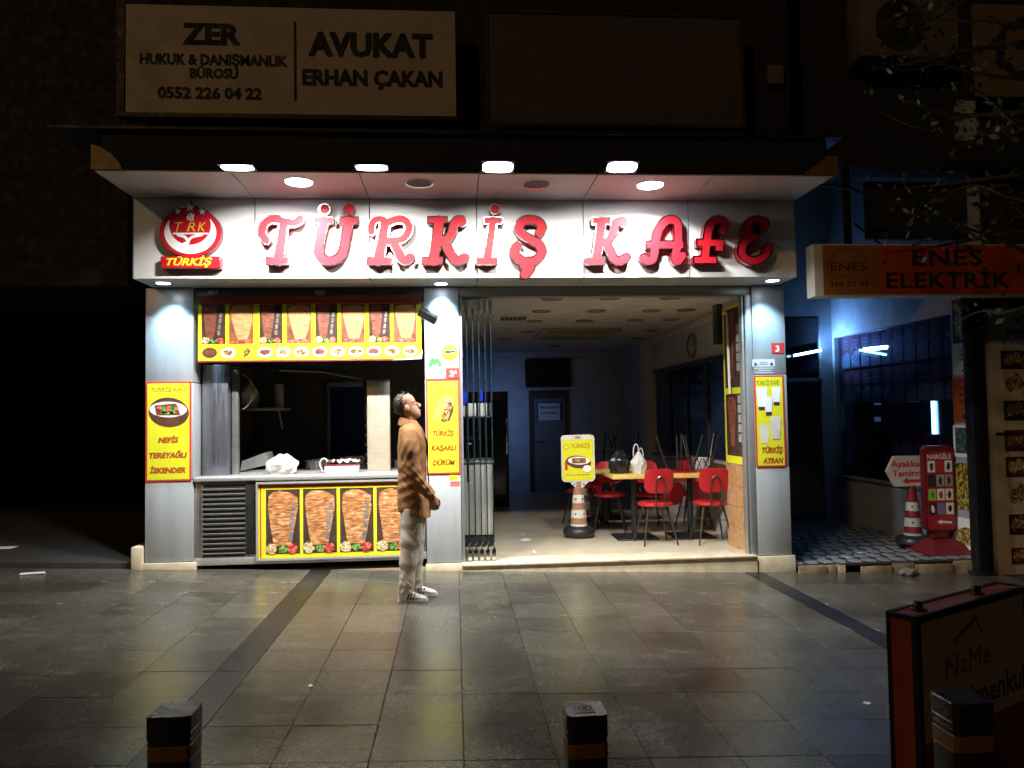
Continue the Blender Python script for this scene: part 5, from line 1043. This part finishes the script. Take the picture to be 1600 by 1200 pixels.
# red shop banner low in the window
t = thing('window_banner', 'dark red banner with pale lettering low in the passage window', 'banner', tuple(wn_(.5, 0, -.03))); mb = MB(); wn_.rect(mb, .0, .0, .98, .32, -.03, .01); s_ = mb.build('sheet', M('banner_maroon', (.10, .015, .02), .5), t); mb = MB(); wn_.text(mb, 'BEREKET KURUYEMİŞ', .12, .92, .19, .065, -.019, .02); mb.build('lettering', M('dull_letters', (.26, .24, .26), .5), s_); mb = MB(); wn_.ell(mb, .06, .16, .045, .09, -.0195, .002, 20); mb.build('round_logo', M('dull_letters'), s_)
# tubes
tube_m = M('fluorescent_tube', (.8, .95, 1), .3, emit=14., ecol=(.35, .72, 1.0))
ta, tb_ = atx(1452, 597, PW+.12), atx(1460, 694, PW+.12); yy = (ta[1]+tb_[1])/2; t = thing('glowing_tube', 'lit blue-white vertical fluorescent tube inside the passage window', 'lamp', (PW+.14, yy, tb_[2])); MB().tube([(PW+.14, yy, tb_[2]), (PW+.14, yy, ta[2])], .022, 12).build('tube', tube_m, t)
for z in (tb_[2]-.02, ta[2]+.001): MB().lathe([(.02, 0), (.02, .02)], (PW+.14, yy, z), 12).build('end_cap', p_white, t)
MB().rbox(PW+.17, PW+.22, yy-.05, yy+.05, tb_[2]-.05, ta[2]+.05, .006).build('batten', M('pale_batten', (.4, .44, .48), .5), t)
area_light('tube_light', t, (PW+.11, yy, (ta[2]+tb_[2])/2), (-1, .25, 0), .04, .6, 4, (.22, .52, 1.0), 170)
for (px, py, w, h) in ((1370, 628, .16, .09), (1425, 623, .2, .09), (1370, 655, .14, .07)):
    p = atx(px, py, PW+.6); mb = MB(); mb.rbox(PW+.6, PW+.62, p[1]-w/2, p[1]+w/2, p[2]-h/2, p[2]+h/2, .004); setp(mb.build('lit_display', M('lit_display', (.2, .3, .45), .4, emit=.22, ecol=(.30, .45, .8))), {(1370, 628): 'upper small lit blue display deep in the passage window', (1425, 623): 'brighter lit display beside the vertical tube', (1370, 655): 'lower small lit blue display deep in the passage window'}[(px, py)], 'display')
# back of the passage: dark glazed shopfront
sf = thing('dark_shopfront', 'dark glazed shopfront closing the back of the passage', 'shopfront', (4.5, PY, PFZ))
MB().box(PR[1]+.03, PW-.001, PY+.05, PY+.12, 2.95, 4.9).build('wall_panel', pasm, sf); x_ = aty(1286, 600, PY)[0]; MB().box(x_, PW-.001, PY+.05, PY+.12, PFZ, 2.95).build('wall_panel', pasm, sf)
xs = np.linspace(PR[1]+.05, x_, 4)
for a, c in zip(xs[:-1], xs[1:]):
    MB().box(a+.03, c-.03, PY+.06, PY+.066, PFZ+.1, 1.95).build('pane', dark_glass, sf); MB().box(a+.03, c-.03, PY+.06, PY+.066, 2.03, 2.92).build('pane', dark_glass, sf); MB().rbox(a-.03, a+.03, PY+.02, PY+.1, PFZ, 2.95, .004).build('mullion', darkblue, sf)
MB().rbox(xs[0], xs[-1], PY+.021, PY+.099, 1.955, 2.025, .004).build('transom', darkblue, sf); MB().rbox(xs[0], xs[-1], PY+.021, PY+.099, PFZ, PFZ+.098, .004).build('kick_rail', darkblue, sf)
MB().box(PR[1]+.04, PW+2, PY+2.5, PY+2.6, PFZ, 5).build('inner_wall', M('shop_dark'), sf)
a, c = aty(1238, 556, PY-.05), aty(1284, 547, PY-.05); t = thing('glowing_tube', 'lit slanting fluorescent tube across the dark glass at the passage back', 'lamp', tuple(a)); MB().tube([a, c], .018, 10).build('tube', tube_m, t)  # a tube's reflection in the glass, built as a glowing tube
for q in (a, c): MB().ball(q, .024, 10, 6).build('end_cap', p_white, t)
area_light('tube_light', t, (a+c)/2+np.array([0, -.08, .05]), (.85, -.35, .25), .4, .05, 13, (.20, .45, 1.0), 130)
MB().box(PR[1]+.02, PW+.2, YF+.3, PY+.2, 4.9, 5.0).build('passage_ceiling', pasm, sf)
MB().box(PR[1]+.004, PR[1]+.03, YF+.41, PY+.05, PFZ, 4.9).build('side_wall', darkblue, sf)
# papers on the passage wall
for i, (px0, py0, px1, py1, m_) in enumerate(((1487, 470, 1526, 532, 'food'), (1488, 538, 1526, 584, 'notice'), (1488, 592, 1526, 660, 'orange'), (1489, 664, 1526, 716, 'photo'), (1490, 722, 1526, 800, 'dark'), (1490, 806, 1526, 862, 'white'))):
    b = boardX((px0, py0), (px1, py1), PW-.004); lab = {'food': 'brown food poster at the top of the passage wall strip', 'notice': 'white arrow notice on the passage wall', 'orange': 'orange poster with a blue arrow on the passage wall', 'photo': 'black and white photo sheet on the passage wall', 'dark': 'yellow nut picture poster low on the passage wall', 'white': 'white food poster at the foot of the passage wall'}[m_]
    t = thing('wall_poster', lab, 'poster', tuple(b(.5, 0))); mb = MB(); b.rect(mb, 0, 0, 1, 1, .0, .003)
    s_ = mb.build('sheet', {'food': p_dark, 'notice': p_white, 'orange': p_orange, 'photo': p_white, 'dark': speck_mat('nut_print', [(.2, (.05, .03, .01)), (.5, (.3, .2, .03)), (.8, (.5, .4, .06))], 40, vor=True), 'white': p_white}[m_], t)
    if m_ == 'food': mb = MB(); b.ell(mb, .5, .45, .42, .4, .004, .001, 20, 0, .2); mb.build('food_picture', food, s_)
    if m_ in ('notice', 'orange'):
        mb = MB(); b.poly(mb, [(.35, .12), (.55, .2), (.55, .15), (1, .15), (1, .09), (.55, .09), (.55, .04)], .004, .001)
        for q in range(3): b.rect(mb, .3, .45+q*.15, .9, .5+q*.15, .004, .001)
        mb.build('arrow_and_lines', M('print_navy'), s_)
    if m_ == 'photo': mb = MB(); b.rect(mb, .1, .12, .9, .92, .004, .001); mb.build('photo', speck_mat('bw_photo', [(.3, (.01, .02, .03)), (.55, (.05, .09, .11)), (.75, (.4, .45, .45))], 16), s_)
    if m_ == 'white': mb = MB(); b.ell(mb, .5, .4, .4, .3, .004, .001, 18, 0, .3); mb.build('food_picture', food, s_)
# dark post and right-hand menu wall
a, c = aty(1513, 462, YF-.15), aty(1548, 880, YF-.15)
t = thing('dark_post', 'dark square steel post at the edge of the passage', 'post', ((a[0]+c[0])/2-.02, YF-.1, gz(5.3))); xm = (a[0]+c[0])/2
MB().rbox(xm-.062, xm+.095, YF-.15, YF-.02, gz(5.3)-.02, 2.85, .006).build('shaft', blackm, t); MB().rbox(xm-.11, xm+.11, YF-.165, YF-.005, gz(5.3)-.02, gz(5.3)+.03, .005).build('foot', blackm, t)
mw = thing('menu_wall', 'tall cream menu panel with rows of food photos at the neighbouring nut shop', 'menu board', (aty(1580, 880, YF)[0], YF, gz(5.8)))
x0_ = aty(1553, 700, YF-.03)[0]; MB().rbox(x0_, x0_+1.6, YF-.03, YF+.05, gz(5.8)-.02, 2.62, .01).build('panel', M('cream_panel', (.68, .63, .52), .5), mw)
zz = [aty(1590, y, YF-.03)[2] for y in (885, 835, 825, 790, 760, 742, 700, 664, 655, 632, 586, 548, 490)]
pics = [(1562, 484, 1640, 546, 'head'), (1563, 548, 1640, 576, 'dark'), (1566, 580, 1640, 622, 'salad'), (1568, 626, 1640, 656, 'dark'), (1569, 672, 1640, 704, 'dark2'), (1571, 714, 1640, 744, 'nuts'), (1573, 752, 1640, 796, 'salad'), (1576, 804, 1640, 834, 'dark'), (1580, 856, 1640, 880, 'dark2')]
for x0p, y0p, x1p, y1p, kd in pics:
    b = boardY((x0p, y0p), (x1p, y1p), YF-.031); mb = MB(); b.rect(mb, 0, 0, 1, 1, 0, .003); s_ = mb.build('photo_sheet', {'head': M('pale_blue_sheet', (.56, .62, .70), .5), 'dark': p_dark, 'dark2': M('print_maroon', (.14, .03, .03), .5, var=.4, vs=20), 'nuts': p_brown, 'salad': M('cream_panel')}[kd], mw)
    if kd == 'head':
        mb = MB(); b.text(mb, 'Bereket', .10, .75, .38, .14, .0035, .02); b.text(mb, 'Kuruyemiş', .03, .85, .14, .14, .0035, .02); mb.build('lettering', M('print_plum', (.10, .02, .06), .5), s_); mb = MB(); b.poly(mb, [(.25, .72), (.4, .85), (.5, .8), (.55, .62), (.35, .66)], .0035, .001); mb.build('leaf_logo', M('leaf_print', (.22, .32, .05), .5), s_)
    else:
        mb = MB()
        for q in range(5): b.ell(mb, .15+q*.17, .5+.12*math.sin(q*2.1), .10, .30, .0035+.0012*q, .001, 14, 0, .3)
        mb.build('food_picture', fries if kd == 'nuts' else food, s_)
mb = MB(); b = boardY((1560, 676), (1640, 679), YF-.031); b.rect(mb, -.05, 0, 1, 1, 0, .006); mb.build('divider', p_black, mw)
mb = MB(); b = boardY((1584, 546-10), (1640, 586), YF-.10); b.rect(mb, .3, 0, 1, 1.6, 0, .05); setp(mb.build('red_shop_plaque', M('plaque_maroon', (.16, .01, .02), .45)), 'dark red plaque hung in front of the menu panel photos', 'plaque')
# electrician sign
b = boardY((1271, 381), (1652, 461), 7.05)
t = thing('electrician_sign', 'long orange lightbox sign with black lettering over the passage', 'sign', tuple(b(.5, 0))); mb = MB(); mb.rbox(b.P[0], b.P[0]+b.w, 7.05, 7.22, b.P[2], b.P[2]+b.h, .006); bx_ = mb.build('box', M('sign_cream', (.50, .48, .38), .5), t)
mb = MB(); b.rect(mb, .035, .03, .27, .97, .0005, .003); mb.build('logo_field', M('sign_amber', (.34, .13, .02), .5), bx_); mb = MB(); b.rect(mb, .27, .03, 1, .97, .0005, .003); mb.build('field', M('sign_orange', (.44, .055, .012), .5), bx_)
Us = lambda x: (1260+x/4.706-1271)/381.; Vs = lambda y: (430-y)/390.
mb = MB(); b.text(mb, 'ENES', Us(768), Us(1290), Vs(203), 118/390., .0045, .03, 0, 1.1); b.text(mb, 'ELEKTRİK', Us(570), Us(1490), Vs(372), 115/390., .0045, .03, 0, 1.1); mb.build('lettering', p_black, bx_)
mb = MB(); b.text(mb, 'ENES', Us(170), Us(430), Vs(240), 60/390., .0045, .0, 0, 1); mb.build('small_lettering', p_black, bx_); mb = MB(); b.text(mb, '210 57 77', Us(155), Us(445), Vs(358), 34/390., .0045, .02); mb.build('phone_number', p_black, bx_); mb = MB(); b.text(mb, 'elektrik', Us(172), Us(420), Vs(295), 24/390., .0045, 0, 0, 1.2); mb.build('faded_lettering', M('faded_brown', (.2, .07, .02), .5), bx_)
mb = MB(); cc = (Us(300)*b.w, Vs(235)*b.h); b.sdf(mb, lambda X, Y: np.maximum(np.abs(np.hypot(X-cc[0], Y-cc[1])-.21)-.006, cc[1]-Y), 0, 0, b.w*.3, b.h, .006, .0042, .0008); mb.build('arc_logo', M('faded_brown'), bx_)
for q in (.3, .75): MB().tube([b(q, 1, -.08), b(q, 1, -.08)+np.array([0, .5, .35])], .012, 6).build('hanger', blackm, t)
# cone with arrow board and red nargile board in the passage
cq = np.array([atz(1428, 853, PFZ)[0], 0, 0]); yq = 8.45; xq = aty(1428, 853, yq)[0]
cone(xq, yq, PFZ+.008, 'red and white cone carrying the shoe repair arrow board', .60, M('cone_red', (.20, .014, .018), .5), M('cone_white2', (.46, .46, .47), .5))
b = boardY((1384, 713), (1446, 759), yq-.04); t = thing('arrow_board', 'white arrow shaped shoe repair board with red lettering', 'sign', tuple(b(.5, 0))); mb = MB(); b.poly(mb, [(0, .5), (.2, 1), (1, 1), (1, 0), (.2, 0)], -.03, .03); s_ = mb.build('board', M('board_white', (.62, .58, .52), .5), t)
mb = MB(); b.text(mb, 'Ayakkabı', .12, 1.04, .64, .2, .001, .03); mb.build('lettering', p_red, s_); mb = MB(); b.text(mb, 'Tamircisi', .15, 1.04, .33, .2, .001, .03); mb.build('lettering', p_red, s_); mb = MB(); b.poly(mb, [(.4, .17), (.55, .28), (.55, .22), (.92, .22), (.92, .12), (.55, .12), (.55, .06)], .0005, .001); mb.build('arrow', p_red, s_)
yn = 8.1; b = boardY((1443, 697), (1495, 829), yn); t = thing('hookah_board', 'red pavement board headed NARGİLE with small product pictures and an arrow', 'sign', (b(.5, 0)[0], yn+.1, PFZ))
Rn = lambda X, Y, i=0., r=.05: np.hypot(np.maximum(np.abs(X-b.w/2)-(b.w/2-i-r), 0), np.maximum(np.abs(Y-b.h/2)-(b.h/2-i-r), 0))-r
mb = MB(); b.sdf(mb, lambda X, Y: Rn(X, Y, 0, .06), -.01, -.01, b.w+.01, b.h+.01, .012, -.08, .08); fb = mb.build('body', M('board_maroon', (.15, .010, .014), .45), t); mb = MB(); b.sdf(mb, lambda X, Y: np.maximum(Rn(X, Y, .02, .03), Y-b.h*.93), -.01, -.01, b.w+.01, b.h+.01, .012, .0005, .002); fi = mb.build('field', M('board_red', (.36, .016, .02), .45), fb)
mb = MB(); b.text(mb, 'NARGİLE', .10, .90, .845, .055, .0035, .02); mb.build('lettering', p_white, fi); mb = MB(); b.poly(mb, [(.36, .11), (.5, .135), (.5, .12), (.84, .11), (.84, .085), (.5, .095), (.5, .075)], .003, .001); mb.build('arrow', p_white, fi)
cl = [p_white, M('board_red2', (.4, .05, .04), .5), p_white, p_black, M('print_grey'), M('print_grey'), M('lime_print', (.35, .55, .06), .5), p_white, p_white, p_black, M('violet_print', (.22, .18, .35), .5), p_white]
for i in range(12):
    rr_, cc_ = divmod(i, 3); u0 = .1+cc_*.285; v0 = .69-rr_*.165; mb = MB(); b.rect(mb, u0, v0, u0+.25, v0+.135, .003, .001); pi_ = mb.build('product_picture', cl[i], fi); mb = MB(); b.ell(mb, u0+.125, v0+.065, .06, .045, .0045, .001, 12, 0, .5); mb.build('product', [p_dark, p_red, p_black, p_dark, p_dark, p_dark, p_green, p_red, p_dark, p_white, M('violet_print'), p_black][i], pi_)
mb = MB(); x_, z_ = b(.5, 0)[0], PFZ+.009; zt2 = b(.5, 0)[2]; mb.add([(x_-.26, yn-.22, z_), (x_+.3, yn-.22, z_), (x_+.3, yn+.34, z_), (x_-.26, yn+.34, z_), (x_-.12, yn-.04, z_+.14), (x_+.14, yn-.04, z_+.14), (x_+.14, yn+.12, z_+.14), (x_-.12, yn+.12, z_+.14)], [(0, 3, 2, 1), (4, 5, 6, 7), (0, 1, 5, 4), (1, 2, 6, 5), (2, 3, 7, 6), (3, 0, 4, 7)]); mb.build('foot', M('board_maroon'), t); MB().rbox(x_-.1, x_+.1, yn+.01, yn+.07, z_+.141, zt2+.03, .01).build('neck', M('board_maroon'), t)
p = atz(1505, 855, PFZ); mb = MB(); mb.ball((p[0], p[1], PFZ+.05), (.10, .07, .05), 14, 10); rk = remeshed(mb, .012, 1, .3, lambda v: .016*np.sin(v[:, 0]*90+2)*np.sin(v[:, 1]*80+v[:, 2]*120)); setp(rk.build('crumpled_wrapper', M('wrapper', (.55, .57, .58), .25, var=.3, vs=20)), 'crumpled pale wrapper at the foot of the red NARGİLE board', 'litter')
# ------------------------------------------------------------------ neighbours and upper right
nb = thing('neighbour_building', 'dark neighbouring building with a deep unlit recess beside the iskender pillar', 'building', (-6, YF+.1, .1))
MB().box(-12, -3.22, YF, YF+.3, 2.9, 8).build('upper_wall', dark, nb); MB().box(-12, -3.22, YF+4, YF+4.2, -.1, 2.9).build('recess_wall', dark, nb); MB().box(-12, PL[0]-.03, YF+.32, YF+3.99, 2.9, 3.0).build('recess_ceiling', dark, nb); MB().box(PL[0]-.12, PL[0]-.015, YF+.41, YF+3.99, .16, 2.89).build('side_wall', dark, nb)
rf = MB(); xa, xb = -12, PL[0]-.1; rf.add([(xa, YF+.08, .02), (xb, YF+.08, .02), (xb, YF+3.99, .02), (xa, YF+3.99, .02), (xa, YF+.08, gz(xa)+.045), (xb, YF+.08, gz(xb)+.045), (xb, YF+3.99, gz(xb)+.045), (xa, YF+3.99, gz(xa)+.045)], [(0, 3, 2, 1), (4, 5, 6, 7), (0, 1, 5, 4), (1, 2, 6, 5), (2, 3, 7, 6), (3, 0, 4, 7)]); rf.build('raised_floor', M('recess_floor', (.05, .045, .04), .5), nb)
rb = thing('upper_right_wall', 'dark upper wall over the passage carrying air conditioner and signs', 'building', (7, YF+.2, 4.4)); MB().box(3.52, 12, YF+.2, YF+.5, 4.4, 8).build('wall', dark, rb); MB().box(PW+.13, 12, YF+.06, YF+.3, -.4, 4.39).build('side_wall', dark, rb); MB().box(3.51, 12, YF-.2, YF+.19, 4.1, 4.38).build('beam', dark, rb)
b = boardY((1352, 284), (1530, 374), YF+.05); t = thing('dark_signboard', 'black unlit sign panel above the orange electrician sign', 'sign', tuple(b(.5, 0))); mb = MB(); b.rect(mb, 0, 0, 1, 1, -.05, .05); mb.build('panel', p_black, t); mb = MB(); b.frame(mb, 0, 0, 1, 1, .03, .0005, .01); mb.build('frame', blackm, t)
b = boardY((1343, -18), (1500, 90), YF-.12); t = thing('air_conditioner', 'outdoor air conditioner unit with a round fan grille on the dark upper wall', 'air conditioner', tuple(b(.5, 0))); mb = MB(); mb.rbox(b.P[0], b.P[0]+b.w, YF-.12, YF+.18, b.P[2], b.P[2]+b.h, .02); cs = mb.build('casing', M('ac_casing', (.14, .115, .095), .5), t)
fc = b(.40, .47); MB().lathe([(.24, fc[1]-.004), (.275, fc[1]-.012), (.285, fc[1]-.002)], (fc[0], 0, fc[2]), 36, 'y', cap=False).build('fan_ring', M('ac_dark', (.03, .03, .03), .5), cs); mb = MB(); mb.lathe([(.001, fc[1]-.004), (.24, fc[1]-.004)], (fc[0], 0, fc[2]), 36, 'y', cap=False); mb.build('fan_opening', p_black, cs); MB().lathe([(.001, fc[1]-.02), (.045, fc[1]-.018), (.05, fc[1]-.006)], (fc[0], 0, fc[2]), 20, 'y', cap=False).build('hub', M('ac_casing'), cs)
for q in range(5):
    rr_ = .045+.04*(q+1); mb = MB(); mb.tube([(fc[0]+rr_*math.cos(w), fc[1]-.014, fc[2]+rr_*math.sin(w)) for w in np.linspace(0, 2*math.pi, 33)], .003, 4); mb.build('grille_ring', M('ac_dark'), cs)
for q in (.1, .9): c0 = b(q, 0); MB().rbox(c0[0]-.02, c0[0]+.02, YF-.1, YF+.195, c0[2]-.05, c0[2]-.001, .004).build('support', blackm, t)
b = boardY((1521, 6), (1640, 152), YF-.05); t = thing('gear_sign', 'dull yellow sign with a big dark cogwheel ring beside the air conditioner', 'sign', tuple(b(.5, 0))); mb = MB(); b.rect(mb, 0, 0, 1, 1, -.04, .04); s_ = mb.build('panel', M('dull_yellow_board', (.16, .12, .065), .55), t); mb = MB(); gc = (b.w*.66, b.h*.52)
b.sdf(mb, lambda X, Y: np.abs(np.hypot(X-gc[0], Y-gc[1])-.29-.02*np.sign(np.sin(9*np.arctan2(Y-gc[1], X-gc[0]))))-.05, 0, 0, b.w, b.h, .014, .0005, .002); mb.build('cogwheel', p_black, s_)
p = aty(1212, 117, 7.40); mb = MB(); mb.rbox(p[0]-.08, p[0]+.08, 7.38, 7.449, p[2]-.1, p[2]+.1, .01); setp(mb.build('junction_box', M('ac_casing')), 'small pale junction box on the dark upper wall', 'junction box')
mb = MB(); mb.tube(smooth_path([aty(1262, 300, 6.9), aty(1280, 290, 6.9), aty(1316, 292, 7.1), aty(1345, 300, 7.3), aty(1375, 312, 7.4)], 4), .012, 6); setp(mb.build('hanging_cable', black), 'loose black cable sagging above the passage mouth', 'cable')
a = aty(1322, 270, 7.6); c = aty(1322, 378, 7.6); mb = MB(); mb.rbox(a[0]-.03, a[0]+.03, 7.58, 7.64, c[2]-.1, a[2]+.15, .006); setp(mb.build('vertical_pole', blackm), 'thin dark vertical pole above the orange sign', 'pole')
# ------------------------------------------------------------------ foreground bollards and boards
bolm = M('bollard_black', (.016, .016, .017), .35, var=.3, bump=.12); bolb = M('bollard_band', (.17, .078, .010), .5, var=.35, vs=20)
def make_bollard():
    t = thing('bollard', 'x', 'bollard', (0, 0, 0)); w = .053
    def sq(z0, z1, e=0, r=.016):
        def ol(q): return [(sx*(w+e-.015)+math.cos(a0+k*math.pi/8)*(.015-q), sy*(w+e-.015)+math.sin(a0+k*math.pi/8)*(.015-q)) for sx, sy, a0 in ((1, 1, 0), (-1, 1, math.pi/2), (-1, -1, math.pi), (1, -1, 1.5*math.pi)) for k in range(5)]
        m = MB(); n = 20; lv = [(z0, .001), (z0+.001, 0), (z1-.003, 0), (z1, .003)]; m.add([(x, y, z) for z, q in lv for x, y in ol(q)], [tuple(range(n))[::-1], tuple(range(3*n, 4*n))]+[(i*n+k, i*n+(k+1) % n, (i+1)*n+(k+1) % n, (i+1)*n+k) for i in range(3) for k in range(n)]); return m
    sq(0, .655, 0, .012).build('post', bolm, t); sq(.6555, .692, .001, .012).build('band', bolb, t); sq(.6925, .707, .0, .006).build('post_ring', bolm, t); sq(.7075, .722, .002, .006).build('post_ring', bolm, t); sq(.7225, .765, .002, .016).build('cap', bolm, t)
    MB().rbox(-.07, .07, -.07, .07, .0, .012, .004).build('base_plate', bolm, t); return t
b0 = make_bollard()
BO = [(228, 295, 1121, 2.0, 'black bollard with a yellow band standing beside the dark paving band'), (887, 950, 1119, 2.0, 'black bollard with a white sticker on its top'), (1487, 1560, 1100, 1.85, 'black bollard in front of the estate agent lightbox')]
for i, (xa, xb, yy, Y, lb_) in enumerate(BO):
    c = b0 if i == 0 else copy_tree(b0); p = aty((xa+xb)/2, yy, Y); c['label'] = lb_; c['group'] = 'street bollards'
    g = gz(p[0]); c.location = (p[0], Y+.053, g); sc_ = (p[2]-g)/.765; c.scale = (1, 1, sc_)
    if i == 1: bp = (p[0], Y+.053, p[2])
t = thing('bollard_sticker', 'small white square sticker with a ring on top of the middle bollard', 'sticker', (bp[0], bp[1], bp[2]+.001)); mb = MB(); mb.add([(bp[0]-.026, bp[1]-.03, bp[2]+.0015), (bp[0]+.026, bp[1]-.03, bp[2]+.0015), (bp[0]+.022, bp[1]+.025, bp[2]+.0015), (bp[0]-.028, bp[1]+.024, bp[2]+.0015)], [(0, 1, 2, 3)]); mb.build('sheet', p_white, t)
tb_ = Board((bp[0]-.026, bp[1]-.03, bp[2]), (.052, 0, 0), (0, .055, 0)); mb = MB(); tb_.sdf(mb, lambda X, Y: np.abs(np.hypot(X-.026, Y-.027)-.017)-.0015, 0, 0, .052, .055, .0018, .0022, .0003); tb_.rect(mb, .38, .38, .62, .6, .0022, .0003); mb.build('ring_mark', p_black, t)
# lightbox board
P0 = aty(1432, 966, 2.40); dirn = np.array([.88, .475, 0]); dirn /= np.linalg.norm(dirn); nrm = np.array([-dirn[1], dirn[0], 0]); g = gz(1.6)
t = thing('estate_agent_lightbox', 'dark orange-edged estate agent lightbox standing on the pavement', 'sign', (P0[0]+dirn[0]*.35, P0[1]+dirn[1]*.35, g)); TH = .105; Wd = .75; zb_, zt_ = g+.06, P0[2]
b = Board((P0[0], P0[1], zb_), dirn*Wd, (0, 0, zt_-zb_))
lam = M('lightbox_face', (.26, .21, .15), .35); org = M('lightbox_orange', (.27, .060, .020), .45); ang = M('angle_iron', (.025, .024, .024), .45, .4)
mb = MB(); b.rect(mb, .02, .015, .98, .985, -.012, .010); fc_ = mb.build('face', lam, t); mb = MB(); b.rect(mb, .02, .015, .98, .52, -.0015, .001); mb.build('dark_field', M('maroon_field', (.10, .02, .02), .4), fc_)
mb = MB(); b.frame(mb, 0, 0, 1, 1, .018, -.02, .022); mb.build('frame', ang, t); eb = Board(b(0, 0, -TH), b(0, 0)-b(0, 0, -TH), (0, 0, zt_-zb_)); mb = MB(); eb.rect(mb, .1, .01, .97, .99, -.012, .010); mb.build('side_panel', org, t); mb = MB(); eb.frame(mb, 0, 0, .99, 1, .014, -.012, .014); mb.build('frame', ang, t)
tp = Board(b(.0, 1), dirn*Wd, nrm*TH); mb = MB(); tp.rect(mb, .02, .1, .98, .9, -.008, .007); mb.build('top_panel', org, t); mb = MB(); tp.frame(mb, 0, 0, 1, 1, .013, -.01, .013); mb.build('frame', ang, t)
bk = Board(b(1, 0, -TH), -dirn*Wd, (0, 0, zt_-zb_)); mb = MB(); bk.rect(mb, .02, .015, .98, .985, -.012, .010); mb.build('face', lam, t); eb2 = Board(b(1, 0), b(1, 0, -TH)-b(1, 0), (0, 0, zt_-zb_)); mb = MB(); eb2.rect(mb, 0.02, .01, .98, .99, -.01, .008); mb.build('side_panel', org, t)
mb = MB(); b.text(mb, 'NaMe', .22, .62, .735, .085, .0005, .0); mb.build('lettering', M('plum_letters', (.13, .03, .05), .5), fc_); mb = MB(); b.text(mb, 'Gayrimenkul', .10, .95, .58, .095, .0005, .015); mb.build('lettering', p_black, fc_); mb = MB(); b.poly(mb, [(.30, .875), (.50, .945), (.56, .87), (.545, .87), (.498, .928), (.30, .862)], .0, .0008); mb.build('roof_mark', M('plum_letters'), fc_)
for q in (.14, .66):
    c0 = tp(q, .5); mb = MB(); mb.rbox(c0[0]-.012, c0[0]+.012, c0[1]-.012, c0[1]+.012, c0[2]+.0, c0[2]+.03, .003); mb.rbox(c0[0]-.022, c0[0]+.022, c0[1]-.018, c0[1]+.018, c0[2]+.0005, c0[2]+.006, .002); mb.build('lug', blackm, t)
for q in (.08, .92):
    c0 = b(q, 0, -TH/2); mb = MB(); mb.rbox(c0[0]-.02, c0[0]+.02, c0[1]-.06, c0[1]+.06, g-.01, zb_-.001, .005); mb.build('foot', blackm, t)
# litter on the paving
lit = [(485, 1072, .018, 'small white scrap on the paving beside the dark paving band', 3), (49, 899, .13, 'white paper tube lying before the unlit recess', 1), (1354, 1099, .026, 'pale flat gum spot on the paving beside the estate agent lightbox', 4), (1100, 1035, .02, 'faint pale speck on the paving', 5)]
for px, py, w, lb_, sd in lit[:3]:
    p = gnd(px, py); r = np.random.RandomState(sd); mb = MB()
    if sd == 1: mb.tube([(p[0]-.1, p[1], p[2]+.012), (p[0]+.1, p[1]+.04, p[2]+.012)], .012, 8)
    else: mb.add([(p[0]+w*math.cos(q)*r.uniform(.6, 1), p[1]+w*math.sin(q)*r.uniform(.6, 1), p[2]+.003+SL*-w*math.cos(q)) for q in np.linspace(0, 6.28, 9)[:-1]], [tuple(range(8))]); 
    setp(mb.build('litter_scrap', p_white), lb_, 'litter')
p = np.array([aty(10, 872, YF+.9)[0], YF+.9, 0]); mb = MB(); mb.rbox(p[0]-.15, p[0]+.1, YF+.8, YF+.95, gz(p[0])+.046, gz(p[0])+.05, .001, 1); setp(mb.build('paper_sheet', p_white), 'white paper sheet lying on the raised floor of the unlit recess', 'paper')
# ------------------------------------------------------------------ street tree reaching in from the right
r = np.random.RandomState(12); TXp, TYp = 4.35, 5.1; tg = gz(TXp)
tr_ = thing('street_tree', 'young street tree with sparse dark leaves reaching over the orange sign', 'tree', (TXp, TYp, tg)); bark = M('bark', (.06, .045, .03), .8, bump=.4, bs=30)
MB().tube(smooth_path([(TXp, TYp, tg), (TXp+.03, TYp, 1.2), (TXp-.02, TYp+.02, 2.4), (TXp+.02, TYp, 3.6), (TXp-.03, TYp, 5.0)], 4), [.085-.0037*i for i in range(17)], 12).build('trunk', bark, tr_)
crown = MB(); lv = MB()
for i in range(22):
    z0 = r.uniform(2.3, 4.7); a = r.uniform(1.9, 4.4); L = r.uniform(.7, 1.35); e = np.array([math.cos(a)*L, math.sin(a)*L*.6, r.uniform(-.25, .45)*L]); b0_ = np.array([TXp, TYp, z0]); pts = [b0_, b0_+e*.4+r.randn(3)*.05, b0_+e*.75+r.randn(3)*.06, b0_+e]
    sp = smooth_path(pts, 4); crown.tube(sp, [max(.004, .022*(1-k/len(sp))) for k in range(len(sp))], 5)
    for k in range(26):
        f = r.uniform(.3, 1.02); c = sp[min(len(sp)-1, int(f*(len(sp)-1)))]+r.randn(3)*.09; s_ = r.uniform(.022, .045); d = r.randn(3); d /= np.linalg.norm(d); n_ = np.cross(d, r.randn(3)); n_ /= np.linalg.norm(n_); lv.add([c-d*s_, c+n_*s_*.5, c+d*s_, c-n_*s_*.5], [(0, 1, 2, 3)])
crown.build('limbs', bark, tr_); lv.build('crown', M('leaf', (.03, .052, .016), .45, var=.4, vs=9), tr_, recalc=False)
